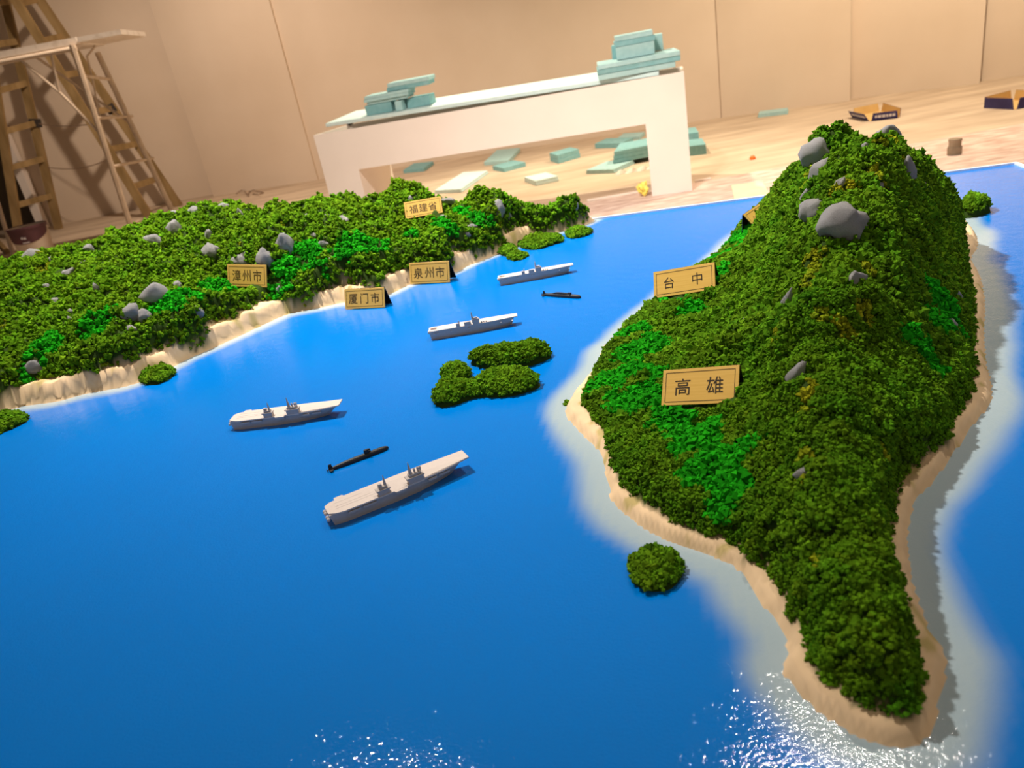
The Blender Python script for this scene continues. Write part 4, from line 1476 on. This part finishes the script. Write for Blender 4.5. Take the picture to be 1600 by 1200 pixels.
f1, f2, f3, f4 = (Vector(at(*p_, 0)) for p_ in ((31, 374), (92, 358), (233, 338), (280, 322)))
y1, y2 = (f1.y + f3.y) / 2, (f2.y + f4.y) / 2
t1, t2 = Vector(at_y(-37, -88, y1)), Vector(at_y(-8, -94, y2))
lad = empty('wooden_stepladder', (f1 + f2 + f3 + f4) / 4, 0, 'tall old wooden stepladder spread open against the left wall', 'ladder')
lad_in = -Vector(lad.location)


def lad_part(name, a_, b_, w_, h_, m_=M_wood, up=(0, 0, 1)):
    bm = bmesh.new()
    bar(bm, Vector(a_) + lad_in, Vector(b_) + lad_in, w_, h_, up)
    return obj(name, bm, m_, lad)


sec = {}
for f_, t_ in ((f1, t1), (f2, t2), (f3, t1), (f4, t2)):
    off = Vector((0.045 if f_ in (f3, f4) else -0.045, 0, 0))
    lad_part('rail', f_, t_ + off, .10, .045, up=(0, 1, 0))


def t_of(f_, t_, px, py):
    """Fraction up a rail whose sight line passes nearest a pixel row."""
    best = min(range(0, 101), key=lambda i: abs(proj(lerp(f_, t_, i / 100))[1] - py))
    return best / 100


for ya, yb in ((321, 305), (263, 250), (205, 192), (140, 131), (73, 67), (5, 3)):
    r_ = lad_part('rung', lerp(f1, t1, t_of(f1, t1, 0, ya)), lerp(f2, t2, t_of(f2, t2, 0, yb)), .05, .07)
for ya, yb in ((292, 279), (236, 224), (177, 170), (117, 112), (66, 57), (8, 0)):
    r_ = lad_part('rung', lerp(f3, t1, t_of(f3, t1, 0, ya)), lerp(f4, t2, t_of(f4, t2, 0, yb)), .05, .07)
for ra, rb, sag in ((193, 192, .03), (262, 245, .07)):
    a_, b_ = lerp(f2, t2, t_of(f2, t2, 0, ra)), lerp(f3, t1, t_of(f3, t1, 0, rb))
    bm = bmesh.new()
    tube(bm, [a_.lerp(b_, k / 8) + lad_in - Vector((0, 0, sag * 4 * k / 8 * (1 - k / 8))) for k in range(9)], .006, 5)
    obj('spreader_cord', bm, M_cord, lad)
for f_, t_, row in ((f2, t2, 193), (f4, t2, 170)):
    c_ = lerp(f_, t_, t_of(f_, t_, 0, row))
    lad_part('tape_wrap', c_ - (t_ - f_).normalized() * .05, c_ + (t_ - f_).normalized() * .05, .12, .065, M_dark, up=(0, 1, 0))

# metal work platform
yf, yb = 7.35, 7.95


def on_line(p0, p1, y, z):
    """Point of the pixel line p0-p1 at depth y whose height is z."""
    best = None
    for i in range(-40, 241):
        t_ = i / 200
        q_ = at_y(p0[0] + (p1[0] - p0[0]) * t_, p0[1] + (p1[1] - p0[1]) * t_, y)
        if best is None or abs(q_[2] - z) < best[0]:
            best = (abs(q_[2] - z), q_)
    return Vector(best[1])


pf0 = on_line((114, 66), (214, 384), yf, 0.0)
pf1 = Vector(at_y(113, 70, yf))
pb0 = on_line((154, 88), (276, 345), yb, 0.0)
pb1 = Vector(at_y(152, 82, yb))
pf0.z = pb0.z = 0.0
plat = empty('work_platform', (pf0 + pb0) / 2, 0, 'paint-spattered folding metal work platform standing before the wooden ladder', 'platform')
pin = -Vector(plat.location)


def pl(name, pts, r, m_=M_metal):
    bm = bmesh.new()
    tube(bm, [Vector(p_) + pin for p_ in pts], r, 8)
    return obj(name, bm, m_, plat, smooth=False)


ztop = pf1.z
pl('leg', [pf0, pf1], .028)
pl('leg', [pb0, pb1], .028)
far_l = Vector(at_y(-130, 118, yf))
far_l.z = ztop
bm = bmesh.new()
fl = Vector(at_y(118, 72, yf))
fl.z = ztop
dv = (far_l - fl).normalized()
sd_ = Vector((-dv.y, dv.x, 0))
if sd_.y < 0:
    sd_ = -sd_
for k in range(3):
    bm = bmesh.new()
    s0, s1 = .015 + .19 * k, .015 + .19 * k + .18
    q_ = [fl + dv * (-.02) + sd_ * s0, far_l + sd_ * s0, far_l + sd_ * s1, fl + dv * (-.02) + sd_ * s1]
    prism(bm, [((v + pin).x, (v + pin).y) for v in q_], ztop + .002, ztop + .055)
    obj('deck_plank', bm, M_platform, plat)
bm = bmesh.new()
q_ = [fl - dv * .42, fl - dv * .03, fl - dv * .03 + sd_ * .56, fl - dv * .42 + sd_ * .56]
prism(bm, [((v + pin).x, (v + pin).y) for v in q_], ztop + .010, ztop + .050)
obj('end_flap', bm, M_platform, plat, )
pl('side_rail', [fl + Vector((0, 0, -.03)), far_l + Vector((0, 0, -.03))], .020)
# far pair of legs beyond the frame
for q_ in (0.0, .60):
    b_ = far_l + sd_ * q_
    pl('leg', [(b_.x - .25, b_.y, 0), (b_.x, b_.y, ztop - .02)], .022)
for t_ in (.12, .42, .66, .86):
    a_, b_ = lerp(pf0, pf1, t_), lerp(pb0, pb1, t_)
    d_ = (b_ - a_)
    pl('rung', [a_, b_ + d_.normalized() * (.10 if t_ in (.42, .66) else 0.0)], .014)
pl('brace', [lerp(pf0, pf1, .58), Vector(at_y(94, 145, yf)), Vector(at_y(28, 90, yf))], .013)
pl('brace', [lerp(pb0, pb1, .62), Vector(at_y(52, 86, yb))], .013)
pl('strut', [Vector(at_y(79, 80, yf)), Vector(at_y(93, 144, yf))], .012)
a_ = lerp(pb0, pb1, .98)
pl('hook_rod', [Vector(at_y(150, 70, yb - .2)), Vector(at_y(136, 88, yb - .2)), Vector(at_y(146, 130, yb - .2)), Vector(at_y(154, 176, yb - .2)), lerp(pf0, pf1, .42)], .010)

# bucket
q = at(41, 353, .36)
bk = empty('paint_bucket', (q[0], q[1], 0), 0, 'pale plastic paint bucket with maroon print before the ladder', 'bucket')
bm = bmesh.new()
lathe(bm, [(.135, 0), (.150, .10), (.168, .30), (.170, .36), (.163, .36), (.158, .30), (.128, .01)], 32)
obj('bucket_body', bm, M_bucket, bk, smooth=True)
bm = bmesh.new()
n_ = 32
lo_, hi_ = [], []
for k in range(n_ + 1):
    a_ = -math.pi + math.pi * k / n_ * 1.0 + .1
    s_ = math.sin(math.pi * k / n_)
    zb_ = .30 - .09 * s_ ** .7
    r_ = lambda z_: .1515 + (.0195) * (z_ - .10) / .20 if z_ < .30 else .172
    lo_.append(bm.verts.new((math.cos(a_) * r_(zb_), math.sin(a_) * r_(zb_), zb_)))
    hi_.append(bm.verts.new((math.cos(a_) * .1735, math.sin(a_) * .1735, .335)))
for k in range(n_):
    bm.faces.new((lo_[k], lo_[k + 1], hi_[k + 1], hi_[k]))
lb = obj('printed_label', bm, M_maroon, bk)
bm = bmesh.new()
lathe(bm, [(.176, .335), (.178, .350), (.176, .366), (.168, .366), (.168, .335)], 32)
obj('rim', bm, M_maroon, bk)
bm = bmesh.new()
for k, (aa, zz) in enumerate(((-1.50, .27), (-1.36, .265), (-1.5, .225), (-1.42, .225), (-1.34, .225), (-1.26, .225))):
    r_ = .1745
    c_ = Vector((math.cos(aa) * r_, math.sin(aa) * r_, zz))
    box(bm, -.009, .009, -.002, .002, -.010 if k < 2 else -.005, .010 if k < 2 else .005, M=Matrix.Translation(c_) @ Matrix.Rotation(aa + math.pi / 2, 4, 'Z'))
obj('print_band', bm, M_print, lb)

# pale batten offcuts beside the bucket, and a thin wire on the floor
a_, b_ = at(-8, 372, .02), at(12, 394, .02)
bm = bmesh.new()
bar(bm, (a_[0], a_[1], .021), (b_[0], b_[1], .021), .045, .04)
tag(obj('timber_offcut', bm, M_wood), 'short brown timber offcut on the floor left of the bucket', 'timber')
bm = bmesh.new()
tube(bm, [at(x, y, .008 + .02 * (i % 2)) for i, (x, y) in enumerate(((369, 303), (376, 298), (381, 297), (387, 305), (390, 299), (396, 297), (412, 301), (404, 304), (395, 303)))], .006, 6)
tag(obj('loose_wire', bm, M_cord), 'thin dark wire curled on the floor at the foot of the wall', 'wire')
